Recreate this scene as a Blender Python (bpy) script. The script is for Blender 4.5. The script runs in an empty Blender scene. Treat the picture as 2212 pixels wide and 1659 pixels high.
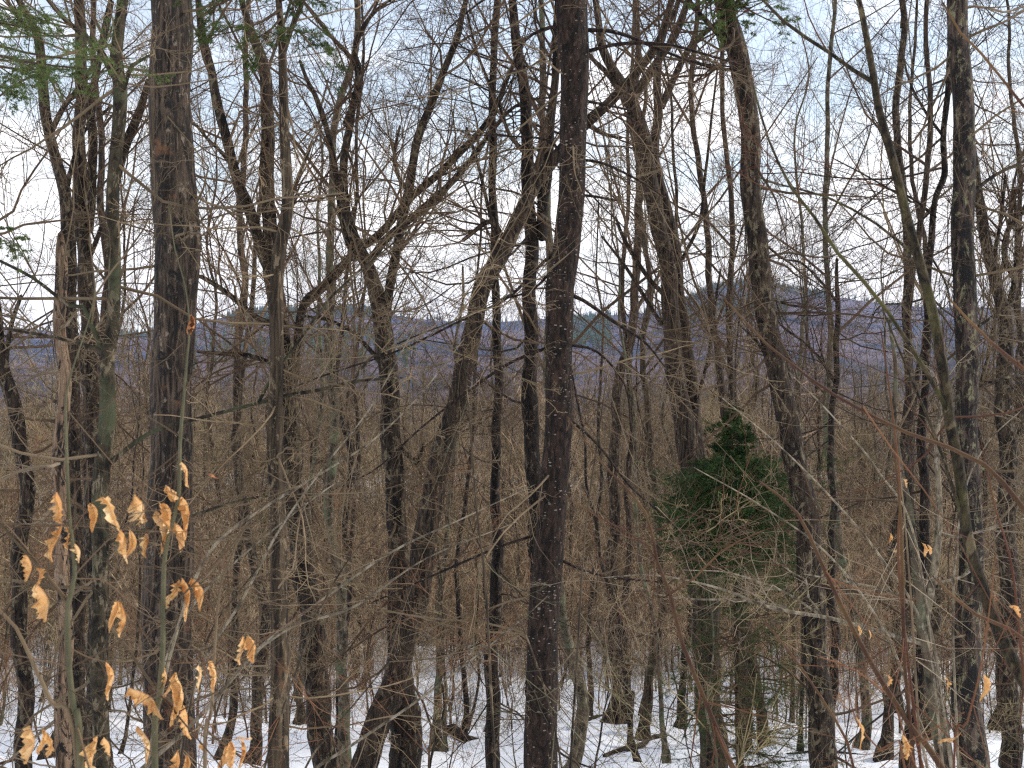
import bpy, math, random
import numpy as np
from mathutils import Vector, noise as mnoise

R = math.radians
scene = bpy.context.scene
COL = scene.collection
F = 2372.0; CX = 1106.0; CY = 829.5          # focal length and centre of the photograph's frame, in its pixels

# ------------------------------------------------------------------ camera
cam_d = bpy.data.cameras.new('camera'); cam = bpy.data.objects.new('camera', cam_d); COL.objects.link(cam)
cam.location = (0, 0, 0); cam.rotation_euler = (R(90), 0, 0)
cam_d.sensor_width = 36; cam_d.lens = 36 * F / 2212.0
cam_d.clip_start = 0.05; cam_d.clip_end = 20000
cam_d.dof.use_dof = True; cam_d.dof.focus_distance = 9.0; cam_d.dof.aperture_fstop = 18.0
scene.camera = cam

# ------------------------------------------------------------------ world and sun
SUN_EL, SUN_AZ = 40.0, 75.0                 # azimuth clockwise from +Y
w = bpy.data.worlds.new('World'); scene.world = w; w.use_nodes = True
nt = w.node_tree; nt.nodes.clear()
def wn(t, **k):
    n = nt.nodes.new(t)
    for a, b in k.items(): setattr(n, a, b)
    return n
sky = wn('ShaderNodeTexSky', sky_type='NISHITA', sun_disc=False)
sky.sun_elevation = R(SUN_EL); sky.sun_rotation = R(SUN_AZ); sky.air_density = 1.3; sky.dust_density = 0.6
tc = wn('ShaderNodeTexCoord'); mp = wn('ShaderNodeMapping'); mp.inputs['Scale'].default_value = (2.2, 2.2, 5.5)
mp.inputs['Rotation'].default_value = (0, R(-14), 0)
mp.inputs['Location'].default_value = (0.85, 0.0, 0.35)
nz = wn('ShaderNodeTexNoise'); nz.inputs['Scale'].default_value = 2.6; nz.inputs['Detail'].default_value = 5; nz.inputs['Roughness'].default_value = 0.5
sep = wn('ShaderNodeSeparateXYZ')
hz = wn('ShaderNodeMapRange'); hz.inputs['From Min'].default_value = 0.09; hz.inputs['From Max'].default_value = 0.34
hz.inputs['To Min'].default_value = 0.30; hz.inputs['To Max'].default_value = -0.06
ad = wn('ShaderNodeMath', operation='ADD')
rp = wn('ShaderNodeValToRGB'); rp.color_ramp.elements[0].position = 0.50; rp.color_ramp.elements[0].color = (0.30,)*3+(1,)
rp.color_ramp.elements[1].position = 0.70; rp.color_ramp.elements[1].color = (1,)*3+(1,)
mx = wn('ShaderNodeMix', data_type='RGBA'); mx.inputs[7].default_value = (8.3, 8.2, 8.2, 1)
bg = wn('ShaderNodeBackground'); bg.inputs['Strength'].default_value = 0.135
out = wn('ShaderNodeOutputWorld')
L = nt.links.new
L(tc.outputs['Generated'], mp.inputs['Vector']); L(mp.outputs[0], nz.inputs['Vector'])
L(tc.outputs['Generated'], sep.inputs[0]); L(sep.outputs['Z'], hz.inputs['Value'])
L(nz.outputs['Fac'], ad.inputs[0]); L(hz.outputs[0], ad.inputs[1]); L(ad.outputs[0], rp.inputs['Fac'])
L(rp.outputs['Color'], mx.inputs[0]); L(sky.outputs['Color'], mx.inputs[6]); L(mx.outputs[2], bg.inputs['Color'])
L(bg.outputs[0], out.inputs['Surface'])

sd = bpy.data.lights.new('sun', 'SUN'); sun = bpy.data.objects.new('sun', sd); COL.objects.link(sun)
sd.energy = 2.4; sd.angle = R(10); sd.color = (1.0, 0.93, 0.82)
az, el = R(SUN_AZ), R(SUN_EL)
sdir = Vector((math.sin(az) * math.cos(el), math.cos(az) * math.cos(el), math.sin(el)))
sun.rotation_euler = sdir.to_track_quat('Z', 'Y').to_euler(); sun.location = (0, -5, 30)

vs = scene.view_settings; vs.view_transform = 'Standard'; vs.look = 'None'; vs.gamma = 1; vs.exposure = 0.56
cy = scene.cycles
cy.max_bounces = 5; cy.diffuse_bounces = 3; cy.glossy_bounces = 1; cy.transmission_bounces = 2; cy.volume_bounces = 0
cy.transparent_max_bounces = 4; cy.caustics_reflective = False; cy.caustics_refractive = False
cy.use_denoising = False; cy.sample_clamp_indirect = 2.0; cy.sample_clamp_direct = 6.0
cy.pixel_filter_type = 'BLACKMAN_HARRIS'; cy.filter_width = 1.3

# ------------------------------------------------------------------ ground height
_GY = [-30, -10, 0, 10, 17, 20, 25, 30, 40, 60, 90, 150, 400, 1000, 2500, 9000]
_GZ = [3.0, -0.6, -1.65, -4.2, -5.95, -6.8, -7.9, -8.9, -10.4, -12.6, -15, -19, -30, -42, -60, -90]
def G(x, y):
    x = np.asarray(x, float); y = np.asarray(y, float)
    z = np.interp(y, _GY, _GZ)
    k = np.clip(y / 25.0, 0.15, 1)
    z = z + k * (0.16*np.sin(x*0.45+1.3+0.2*y) + 0.13*np.sin(y*0.62+x*0.21) + 0.07*np.sin(x*1.4+y*0.9) + 0.05*np.sin(x*2.3-y*1.9) + 0.025*np.sin(x*4.9+y*3.1))
    z = z + np.clip(x, 0, 40) * 0.03 * k
    return z
def P(px, py, d): return np.array([(px-CX)/F*d, d, (CY-py)/F*d])
def base_depth(px, py):
    lo = 3.0
    for d in np.arange(6, 140, 0.1):
        if float(G((px-CX)/F*d, d)) > (CY-py)/F*d: return float(d)
    return 140.0

# ------------------------------------------------------------------ tagging
def tag(o, label=None, cat=None, group=None, kind=None):
    if label: o['label'] = label
    if cat: o['category'] = cat
    if group: o['group'] = group
    if kind: o['kind'] = kind
    return o
def thing(name, loc, label, cat, group=None):
    o = bpy.data.objects.new(name, None); COL.objects.link(o)
    o.location = [float(v) for v in loc]; o.empty_display_size = 0.3
    return tag(o, label, cat, group)

# ------------------------------------------------------------------ mesh batches
class MB:
    """collects batches of tubes and faces; build() links ONE mesh object"""
    def __init__(s): s.V = []; s.Q = []; s.T = []; s.n = 0; s.qm = []; s.tm = []
    def raw(s, v, q=None, t=None, m=0):
        v = np.asarray(v, float).reshape(-1, 3)
        if q is not None and len(q): s.Q.append(np.asarray(q)+s.n); s.qm.append(np.full(len(q), m))
        if t is not None and len(t): s.T.append(np.asarray(t)+s.n); s.tm.append(np.full(len(t), m))
        s.V.append(v); s.n += len(v)
    def tubes(s, pts, rad, sides=3, m=0, closed=False):
        """pts (M,n,3), rad (M,n)"""
        pts = np.asarray(pts, float); rad = np.asarray(rad, float)
        if pts.ndim == 2: pts = pts[None]; rad = rad[None]
        M, n, _ = pts.shape
        if M == 0: return
        tan = np.gradient(pts, axis=1); tan /= np.linalg.norm(tan, axis=2, keepdims=True)+1e-9
        ov = pts[:, -1]-pts[:, 0]; ref = np.zeros((M, 3)); ref[np.arange(M), np.argmin(np.abs(ov), axis=1)] = 1
        a = np.cross(tan, ref[:, None, :]); a /= np.linalg.norm(a, axis=2, keepdims=True)+1e-9
        b = np.cross(tan, a)
        th = np.arange(sides)*2*np.pi/sides
        c, si = np.cos(th)[None, None, :, None], np.sin(th)[None, None, :, None]
        v = pts[:, :, None, :] + rad[:, :, None, None]*(a[:, :, None, :]*c + b[:, :, None, :]*si)
        idx = np.arange(M*n*sides).reshape(M, n, sides)
        i0 = idx[:, :-1, :]; i1 = idx[:, 1:, :]
        q = np.stack([i0, np.roll(i0, -1, 2), np.roll(i1, -1, 2), i1], -1).reshape(-1, 4)
        s.raw(v, q, m=m)
    def build(s, name, mats, parent=None, smooth=True, loc=None):
        V = np.concatenate(s.V) if s.V else np.zeros((0, 3))
        if loc is None and parent is not None: loc = np.array(parent.location)
        if loc is not None: V = V - np.asarray(loc, float)
        Q = np.concatenate(s.Q) if s.Q else np.zeros((0, 4), int)
        T = np.concatenate(s.T) if s.T else np.zeros((0, 3), int)
        me = bpy.data.meshes.new(name)
        me.vertices.add(len(V)); me.vertices.foreach_set('co', V.astype(np.float32).ravel())
        me.loops.add(len(Q)*4+len(T)*3)
        me.loops.foreach_set('vertex_index', np.concatenate([Q.ravel(), T.ravel()]).astype(np.int32))
        me.polygons.add(len(Q)+len(T))
        st = np.concatenate([np.arange(len(Q))*4, len(Q)*4+np.arange(len(T))*3]).astype(np.int32)
        me.polygons.foreach_set('loop_start', st)
        if smooth: me.polygons.foreach_set('use_smooth', np.ones(len(Q)+len(T), bool))
        mi = np.concatenate([np.concatenate(s.qm) if s.qm else np.zeros(0), np.concatenate(s.tm) if s.tm else np.zeros(0)]).astype(np.int32)
        if not isinstance(mats, (list, tuple)): mats = [mats]
        for mm in mats: me.materials.append(mm)
        me.polygons.foreach_set('material_index', mi)
        me.update(calc_edges=True)
        o = bpy.data.objects.new(name, me); COL.objects.link(o)
        if parent is not None: o.parent = parent
        elif loc is not None: o.location = [float(v) for v in loc]
        return o

def norm(v): return v/(np.linalg.norm(v, axis=-1, keepdims=True)+1e-9)

def spawn(rng, pts, rad, K, t=(0.2, 0.95), ang=(35, 70), length=(0.4, 0.7), rr=0.6, n=4, wig=0.18, up=0.05, taper=0.25,
          rmax=None, rmin=0.0, absL=None, flat=0.0):
    """children of a batch of polylines; returns (pts, rad) of the children"""
    M, N, _ = pts.shape
    if M == 0 or K == 0: return np.zeros((0, n, 3)), np.zeros((0, n))
    tt = rng.uniform(t[0], t[1], (M, K)); f = tt*(N-1); i = np.minimum(f.astype(int), N-2); u = (f-i)[..., None]
    mi = np.arange(M)[:, None]
    p0 = pts[mi, i]*(1-u)+pts[mi, i+1]*u
    tg = norm(pts[mi, i+1]-pts[mi, i])
    r0 = rad[mi, i]*(1-u[..., 0])+rad[mi, i+1]*u[..., 0]
    PL = np.linalg.norm(np.diff(pts, axis=1), axis=2).sum(1)[:, None]
    ln = PL*rng.uniform(length[0], length[1], (M, K))*(1-0.5*tt) if absL is None else rng.uniform(absL[0], absL[1], (M, K))
    rv = rng.normal(size=(M, K, 3)); rv[..., 2] *= (1-flat)
    side = norm(rv-(rv*tg).sum(-1, keepdims=True)*tg)
    a = np.radians(rng.uniform(ang[0], ang[1], (M, K)))[..., None]
    d = norm(tg*np.cos(a)+side*np.sin(a))
    rs = r0*rr*rng.uniform(0.75, 1.1, (M, K))
    if rmax is not None: rs = np.minimum(rs, rmax)
    rs = np.maximum(rs, rmin)
    out = np.zeros((M, K, n, 3)); out[:, :, 0] = p0; step = (ln/(n-1))[..., None]
    for k in range(1, n):
        d = norm(d+rng.normal(size=(M, K, 3))*wig+np.array([0, 0, up]))
        out[:, :, k] = out[:, :, k-1]+d*step
    R_ = rs[..., None]*np.linspace(1, taper, n)[None, None]
    R_ = np.maximum(R_, rmin*0.7)
    return out.reshape(M*K, n, 3), R_.reshape(M*K, n)

def needles(rng, mb, pts, k, ln, wd, m=0, spread=0.8, t0=0.05):
    M, N, _ = pts.shape
    if M == 0: return
    tt = rng.uniform(t0, 1.0, (M, k)); f = tt*(N-1); i = np.minimum(f.astype(int), N-2); u = (f-i)[..., None]; mi = np.arange(M)[:, None]
    p0 = (pts[mi, i]*(1-u)+pts[mi, i+1]*u).reshape(-1, 3); tg = norm(pts[mi, i+1]-pts[mi, i]).reshape(-1, 3)
    rv = rng.normal(size=p0.shape); sd_ = norm(rv-(rv*tg).sum(-1, keepdims=True)*tg)
    d = norm(tg*(1-spread*0.6)+sd_*spread); w_ = norm(np.cross(d, rng.normal(size=p0.shape)))*wd*0.5
    l = (ln*rng.uniform(0.7, 1.2, len(p0)))[:, None]
    v = np.stack([p0-w_, p0+w_, p0+d*l], 1).reshape(-1, 3)
    mb.raw(v, t=np.arange(len(v)).reshape(-1, 3), m=m)

# ------------------------------------------------------------------ materials
def mat(name):
    m = bpy.data.materials.new(name); m.use_nodes = True
    t = m.node_tree; b = t.nodes['Principled BSDF']
    b.inputs['Specular IOR Level'].default_value = 0.25; b.inputs['Roughness'].default_value = 0.85
    return m, t, b
def N(t, typ, **k):
    n = t.nodes.new(typ)
    for a, b in k.items():
        if a in n.inputs.keys() if hasattr(n.inputs, 'keys') else False: n.inputs[a].default_value = b
        else: setattr(n, a, b)
    return n
def ramp(t, src, stops):
    r = t.nodes.new('ShaderNodeValToRGB'); e = r.color_ramp.elements
    while len(e) < len(stops): e.new(0.5)
    for i, (p, c) in enumerate(stops):
        e[i].position = p; e[i].color = (c if isinstance(c, tuple) else (c,)*3)+(1,)
    t.links.new(src, r.inputs['Fac']); return r.outputs['Color']
def mixc(t, fac, a, b, mode='MIX'):
    n = t.nodes.new('ShaderNodeMix'); n.data_type = 'RGBA'; n.blend_type = mode
    for s, v in ((n.inputs[0], fac), (n.inputs[6], a), (n.inputs[7], b)):
        if hasattr(v, 'links'): t.links.new(v, s)
        elif isinstance(v, tuple): s.default_value = v+(1,)
        else: s.default_value = v
    return n.outputs[2]
def noise(t, vec, scale, detail=3, rough=0.55, dist=0):
    n = t.nodes.new('ShaderNodeTexNoise'); n.inputs['Scale'].default_value = scale; n.inputs['Detail'].default_value = detail
    n.inputs['Roughness'].default_value = rough; n.inputs['Distortion'].default_value = dist
    t.links.new(vec, n.inputs['Vector']); return n.outputs['Fac']
def coords(t, sc=(1, 1, 1)):
    c = t.nodes.new('ShaderNodeTexCoord'); m = t.nodes.new('ShaderNodeMapping'); m.inputs['Scale'].default_value = sc
    oi = t.nodes.new('ShaderNodeObjectInfo'); a = t.nodes.new('ShaderNodeVectorMath'); a.operation = 'ADD'
    s = t.nodes.new('ShaderNodeMath'); s.operation = 'MULTIPLY'; s.inputs[1].default_value = 37.0
    t.links.new(oi.outputs['Random'], s.inputs[0])
    t.links.new(c.outputs['Object'], a.inputs[0]); t.links.new(s.outputs[0], a.inputs[1])
    t.links.new(a.outputs[0], m.inputs['Vector']); return m.outputs[0], a.outputs[0]

def bark(name, mid, dark, pale, fis=26, zs=0.16, pale_amt=0.5, dark_amt=0.5, moss=None, moss_amt=0.0, rust=0.0, spots=0.0, bump=0.6, black=0.0):
    m, t, b = mat(name)
    vs_, v = coords(t, (1, 1, zs)); vh, _ = coords(t, (1, 1, 2.2))
    mid, dark, pale = (tuple(c*k*w_ for c, k in zip(q, (.60, .50, .41))) for q, w_ in ((mid, .72), (dark, .45), (pale, 1.45))); f1 = noise(t, vs_, fis, 4, 0.65, 0.6)
    col = ramp(t, f1, [(0.40, dark), (0.44+0.2*(1-dark_amt)+0.03, mid), (0.70, tuple(min(1, c*1.9) for c in mid))])
    vp, _ = coords(t, (1, 1, .5)); p = noise(t, vp, 15.0, 5, 0.75, 0.6)
    pm = ramp(t, p, [(0.63-0.16*pale_amt, 0.0), (0.67-0.14*pale_amt, 1.0)])
    col = mixc(t, pm, col, mixc(t, f1, tuple(c*0.6 for c in pale), pale))
    if black:
        vb, _ = coords(t, (1, 1, .38)); q = ramp(t, noise(t, vb, 8.5, 7, 0.8, 1.2), [(0.62-0.12*black, 0.0), (0.66-0.12*black, 1.0)])
        col = mixc(t, q, col, (0.013, 0.011, 0.010))
    if rust:
        q = ramp(t, noise(t, v, 2.1, 4, 0.7, 0.4), [(0.66-0.1*rust, 0.0), (0.74-0.1*rust, 0.8)])
        col = mixc(t, q, col, (0.16, 0.075, 0.035))
    if moss_amt:
        q = ramp(t, noise(t, v, 2.6, 4, 0.65, 0.3), [(0.60-0.22*moss_amt, 0.0), (0.74-0.22*moss_amt, 1.0)])
        col = mixc(t, q, col, mixc(t, f1, tuple(c*0.55 for c in moss), moss))
    if spots:
        vo = t.nodes.new('ShaderNodeTexVoronoi'); vo.inputs['Scale'].default_value = 26; vo.inputs['Randomness'].default_value = 1.0
        t.links.new(vh, vo.inputs['Vector'])
        sp = t.nodes.new('ShaderNodeSeparateColor'); t.links.new(vo.outputs['Color'], sp.inputs[0])
        th = t.nodes.new('ShaderNodeMath'); th.operation = 'MULTIPLY_ADD'; th.inputs[1].default_value = 0.42; th.inputs[2].default_value = 0.06
        t.links.new(sp.outputs[0], th.inputs[0])
        lt = t.nodes.new('ShaderNodeMath'); lt.operation = 'LESS_THAN'
        ds = t.nodes.new('ShaderNodeMath'); ds.operation = 'MULTIPLY_ADD'; ds.inputs[1].default_value = 0.35
        t.links.new(noise(t, v, 45, 2), ds.inputs[0]); t.links.new(vo.outputs['Distance'], ds.inputs[2])
        t.links.new(ds.outputs[0], lt.inputs[0]); t.links.new(th.outputs[0], lt.inputs[1])
        gate = ramp(t, sp.outputs[1], [(1-spots-0.01, 0.0), (1-spots, 1.0)])
        gate = mixc(t, 1.0, gate, ramp(t, noise(t, v, 3.2, 3), [(0.42, 0.0), (0.50, 1.0)]), 'MULTIPLY')
        mm = t.nodes.new('ShaderNodeMath'); mm.operation = 'MULTIPLY'; t.links.new(gate, mm.inputs[0]); t.links.new(lt.outputs[0], mm.inputs[1])
        col = mixc(t, mm.outputs[0], col, (0.22, 0.19, 0.155))
    t.links.new(col, b.inputs['Base Color'])
    bp = t.nodes.new('ShaderNodeBump'); bp.inputs['Strength'].default_value = bump; bp.inputs['Distance'].default_value = 0.03
    t.links.new(f1, bp.inputs['Height']); t.links.new(bp.outputs[0], b.inputs['Normal'])
    return m
def twigm(name, a, b_, sc=1.3):
    a, b_ = (tuple(c*k for c, k in zip(q, (.84, .70, .575))) for q in (a, b_))
    m, t, b = mat(name); _, v = coords(t)
    oi = t.nodes.new('ShaderNodeObjectInfo')
    c = ramp(t, noise(t, v, sc, 3, 0.6), [(0.42, a), (0.60, b_)])
    k = t.nodes.new('ShaderNodeMapRange'); k.inputs['To Min'].default_value = 0.75; k.inputs['To Max'].default_value = 1.3
    t.links.new(oi.outputs['Random'], k.inputs['Value'])
    hs = t.nodes.new('ShaderNodeHueSaturation'); t.links.new(c, hs.inputs['Color']); t.links.new(k.outputs[0], hs.inputs['Value'])
    t.links.new(hs.outputs[0], b.inputs['Base Color']); return m

M = {}
M['maple'] = bark('bark_rough_dark', (0.105, 0.083, 0.066), (0.018, 0.014, 0.012), (0.21, 0.20, 0.15), fis=24, zs=0.2, pale_amt=0.55, dark_amt=0.35, bump=1.0)
M['ash'] = bark('bark_ridged_brown', (0.145, 0.115, 0.09), (0.03, 0.024, 0.02), (0.25, 0.22, 0.17), fis=34, zs=0.10, pale_amt=0.3, dark_amt=0.35, bump=1.0)
M['big'] = bark('bark_grey_patched', (0.16, 0.135, 0.115), (0.035, 0.027, 0.023), (0.27, 0.25, 0.22), fis=26, zs=0.09, pale_amt=0.3, dark_amt=0.45, black=0.8, rust=0.55, bump=0.8)
M['olive'] = bark('bark_smooth_olive', (0.15, 0.125, 0.09), (0.05, 0.04, 0.03), (0.24, 0.215, 0.16), fis=30, zs=0.10, pale_amt=0.45, dark_amt=0.45, bump=0.5, rust=0.15)
M['beech'] = bark('bark_smooth_green', (0.095, 0.088, 0.062), (0.035, 0.032, 0.024), (0.22, 0.21, 0.16), fis=20, zs=0.5, pale_amt=0.45, dark_amt=0.6, moss=(0.07, 0.075, 0.038), moss_amt=0.4, bump=0.2)
M['grey'] = bark('bark_smooth_grey', (0.17, 0.16, 0.125), (0.07, 0.065, 0.05), (0.30, 0.29, 0.24), fis=14, zs=0.5, pale_amt=0.4, dark_amt=0.8, moss=(0.13, 0.15, 0.08), moss_amt=0.4, bump=0.2)
M['snag'] = bark('bark_bare_tan', (0.44, 0.34, 0.26), (0.16, 0.11, 0.08), (0.36, 0.32, 0.26), fis=22, zs=0.08, pale_amt=0.3, dark_amt=0.7, black=0.85, rust=0.6, bump=0.7)
M['spotted'] = bark('bark_spotted', (0.075, 0.052, 0.043), (0.02, 0.014, 0.012), (0.12, 0.09, 0.075), fis=30, zs=0.35, pale_amt=0.2, dark_amt=0.5, spots=0.95, bump=0.9)
M['black'] = bark('bark_black', (0.045, 0.036, 0.031), (0.012, 0.01, 0.009), (0.17, 0.15, 0.13), fis=28, zs=0.3, pale_amt=0.42, dark_amt=0.6, bump=0.9)
M['patched'] = bark('bark_black_grey_patches', (0.15, 0.125, 0.115), (0.05, 0.04, 0.038), (0.27, 0.29, 0.20), fis=24, zs=0.12, pale_amt=0.6, dark_amt=0.6, black=0.95, bump=0.7)
M['mossy'] = bark('bark_mossy', (0.13, 0.115, 0.07), (0.035, 0.03, 0.022), (0.17, 0.155, 0.10), fis=40, zs=0.5, pale_amt=0.3, dark_amt=0.35, moss=(0.115, 0.105, 0.035), moss_amt=0.35, bump=0.7)
M['mid'] = bark('bark_plain_brown', (0.13, 0.105, 0.085), (0.035, 0.028, 0.023), (0.24, 0.215, 0.17), fis=18, zs=0.2, pale_amt=0.45, dark_amt=0.45, bump=0.5)
M['tw_brown'] = twigm('twigs_brown', (0.07, 0.05, 0.035), (0.15, 0.115, 0.08))
M['tw_grey'] = twigm('twigs_grey', (0.115, 0.095, 0.062), (0.25, 0.215, 0.155))
M['tw_pale'] = twigm('twigs_pale', (0.18, 0.16, 0.125), (0.38, 0.35, 0.29))
M['bush_tan'] = twigm('brush_twigs_tan', (0.085, 0.065, 0.046), (0.52, 0.44, 0.32), 2.6)
M['bush_olive'] = twigm('brush_twigs_olive', (0.08, 0.072, 0.04), (0.46, 0.42, 0.26), 2.6)
M['bush_rust'] = twigm('brush_twigs_rusty', (0.09, 0.052, 0.036), (0.42, 0.26, 0.165), 2.6)
M['limb_pale'] = bark('bark_pale_limb', (0.40, 0.385, 0.31), (0.22, 0.20, 0.16), (0.40, 0.40, 0.36), fis=20, zs=0.5, pale_amt=0.5, dark_amt=0.7, bump=0.2)
M['tw_red'] = twigm('twigs_red', (0.10, 0.045, 0.03), (0.19, 0.10, 0.055))
M['redbark'] = twigm('bark_red_brown', (0.075, 0.04, 0.028), (0.15, 0.10, 0.05), 5)
M['tw_green'] = twigm('stem_green', (0.125, 0.14, 0.09), (0.19, 0.205, 0.14), 14)
M['tw_dark'] = twigm('twigs_dark', (0.03, 0.024, 0.02), (0.08, 0.065, 0.055))
M['needle'] = twigm('needles_dark', (0.022, 0.068, 0.024), (0.08, 0.16, 0.05), 9)
M['needle2'] = twigm('needles_light', (0.055, 0.105, 0.035), (0.11, 0.18, 0.06), 5)

m, t, b = mat('snow'); c = t.nodes.new('ShaderNodeTexCoord')
deb = ramp(t, noise(t, c.outputs['Object'], 9, 5, 0.8), [(0.70, 0.0), (0.76, 1.0)])
big_ = ramp(t, noise(t, c.outputs['Object'], 0.4, 3), [(0.35, (0.80, 0.82, 0.86)), (0.7, (0.88, 0.88, 0.89))])
t.links.new(mixc(t, deb, big_, (0.45, 0.38, 0.30)), b.inputs['Base Color'])
bp = t.nodes.new('ShaderNodeBump'); bp.inputs['Strength'].default_value = 0.5; bp.inputs['Distance'].default_value = 0.08
t.links.new(noise(t, c.outputs['Object'], 3.0, 5, 0.6), bp.inputs['Height']); t.links.new(bp.outputs[0], b.inputs['Normal'])
b.inputs['Roughness'].default_value = 0.6; M['snow'] = m

m, t, b = mat('wooded_hillside'); c = t.nodes.new('ShaderNodeTexCoord')
v = c.outputs['Object']
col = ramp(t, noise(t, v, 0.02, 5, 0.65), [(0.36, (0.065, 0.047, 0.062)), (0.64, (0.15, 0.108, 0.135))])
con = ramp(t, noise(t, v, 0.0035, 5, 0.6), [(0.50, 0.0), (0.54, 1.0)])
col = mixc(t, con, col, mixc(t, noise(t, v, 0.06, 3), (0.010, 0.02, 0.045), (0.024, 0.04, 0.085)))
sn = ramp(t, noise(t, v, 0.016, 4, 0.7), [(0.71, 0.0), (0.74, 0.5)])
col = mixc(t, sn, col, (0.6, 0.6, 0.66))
t.links.new(col, b.inputs['Base Color']); M['hill'] = m

m, t, b = mat('dead_leaf'); _, v = coords(t)
c1 = ramp(t, noise(t, v, 22, 4, 0.6), [(0.36, (0.42, 0.18, 0.05)), (0.48, (0.70, 0.42, 0.17)), (0.64, (0.86, 0.64, 0.36))])
oi = t.nodes.new('ShaderNodeObjectInfo'); om = ramp(t, oi.outputs['Random'], [(0.4, 0.0), (0.95, 0.6)])
c1 = mixc(t, om, c1, (0.66, 0.34, 0.12))
c1 = mixc(t, ramp(t, noise(t, v, 160, 3, 0.7), [(0.60, 0.0), (0.68, 0.75)]), c1, (0.16, 0.07, 0.03))
t.links.new(c1, b.inputs['Base Color']); b.inputs['Roughness'].default_value = 0.6
tr = t.nodes.new('ShaderNodeBsdfTranslucent'); t.links.new(mixc(t, 0.5, c1, (0.75, 0.42, 0.16)), tr.inputs['Color'])
ms = t.nodes.new('ShaderNodeMixShader'); ms.inputs[0].default_value = 0.38
t.links.new(b.outputs[0], ms.inputs[1]); t.links.new(tr.outputs[0], ms.inputs[2]); t.links.new(ms.outputs[0], t.nodes['Material Output'].inputs['Surface'])
M['leaf'] = m
m, t, b = mat('rusty_leaf'); _, v = coords(t)
t.links.new(ramp(t, noise(t, v, 18, 4), [(0.35, (0.26, 0.08, 0.03)), (0.7, (0.48, 0.22, 0.09))]), b.inputs['Base Color']); M['leaf2'] = m

# ------------------------------------------------------------------ the setting: ground and hills
def grid_mesh(name, X, Y, Z, m_, kind='structure'):
    nr, nc = X.shape; mb = MB(); idx = np.arange(nr*nc).reshape(nr, nc)
    q = np.stack([idx[:-1, :-1], idx[:-1, 1:], idx[1:, 1:], idx[1:, :-1]], -1).reshape(-1, 4)
    mb.raw(np.stack([X, Y, Z], -1).reshape(-1, 3), q); o = mb.build(name, m_); return tag(o, kind=kind)
ys = np.concatenate([np.linspace(-25, 8, 30), 8+np.cumsum(np.geomspace(0.22, 4, 200)), np.geomspace(260, 9000, 50)])
ys = np.unique(ys); us = np.linspace(-1, 1, 361)
X = us[None, :]*(18+0.95*np.clip(ys, 0, None))[:, None]; Y = np.repeat(ys[:, None], len(us), 1)
GROUND = grid_mesh('snowy_ground', X, Y, G(X, Y), M['snow'])

SKX = [-1500, 0, 240, 330, 430, 520, 600, 700, 780, 830, 900, 1000, 1100, 1240, 1400, 1480, 1530, 1600, 1700, 1800, 1900, 2000, 2212, 2600, 3800]
SKY = [712, 708, 722, 720, 700, 676, 665, 664, 666, 678, 688, 694, 694, 686, 674, 652, 624, 613, 622, 640, 655, 664, 662, 680, 690]
pxs = np.linspace(-1500, 3800, 420)
def hill(name, D, sky_y, y0=330, a0=970):
    ds = np.geomspace(y0, D*1.35, 120); PX, DS = np.meshgrid(pxs, ds)
    sk = np.interp(PX, SKX, sky_y); tt = np.clip((np.log(DS/y0))/np.log(D/y0), 0, None)
    up = np.clip(tt, 0, 1); s = up*up*(3-2*up)*0.6+up*0.4
    py = a0+(sk-a0)*s
    Zh = (CY-py)/F*DS
    over = np.clip(DS/D-1, 0, None); Zh = Zh-over*D*0.5
    Xh = (PX-CX)/F*DS
    k = np.clip((DS-y0)/y0, 0, 1)*np.clip(1.2-tt, 0.25, 1)
    Zh = Zh+k*DS*0.004*(np.sin(Xh/DS*38+DS*0.004)+np.sin(Xh*0.011+DS*0.007)*0.7)
    Zh[0] = -60
    return Xh, DS, Zh, grid_mesh(name, Xh, DS, Zh, M['hill'])
HA = hill('far_hills', 3400, SKY)
def hillz(H, px, d):
    ds = H[1][:, 0]; zi = np.interp(px, pxs, np.arange(len(pxs))); i = np.clip(zi.astype(int), 0, len(pxs)-2); u = zi-i
    r = np.clip(np.interp(d, ds, np.arange(len(ds))), 0, len(ds)-1.001); j = r.astype(int); w_ = r-j
    Z = H[2]
    return (Z[j, i]*(1-u)+Z[j, i+1]*u)*(1-w_)+(Z[j+1, i]*(1-u)+Z[j+1, i+1]*u)*w_

# ------------------------------------------------------------------ masses nobody could count: far wood
rng = np.random.default_rng(5)
def merge_many(protos, mats_idx, xs, ys_, zs_, sc, rot, which):
    mb = MB()
    for p, (V, Q, mi) in enumerate(protos):
        sel = np.where(which == p)[0]
        if not len(sel): continue
        c, s = np.cos(rot[sel]), np.sin(rot[sel])
        vx = V[None, :, 0]*c[:, None]-V[None, :, 1]*s[:, None]; vy = V[None, :, 0]*s[:, None]+V[None, :, 1]*c[:, None]
        W = np.stack([vx*sc[sel, None]+xs[sel, None], vy*sc[sel, None]+ys_[sel, None], V[None, :, 2]*sc[sel, None]+zs_[sel, None]], -1)
        q = (Q[None]+(np.arange(len(sel))*len(V))[:, None, None]).reshape(-1, Q.shape[1])
        n0 = mb.n; mb.V.append(W.reshape(-1, 3)); mb.n += W.shape[0]*W.shape[1]
        if Q.shape[1] == 4: mb.Q.append(q+n0); mb.qm.append(np.tile(mi, len(sel)))
        else: mb.T.append(q+n0); mb.tm.append(np.tile(mi, len(sel)))
    return mb
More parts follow.
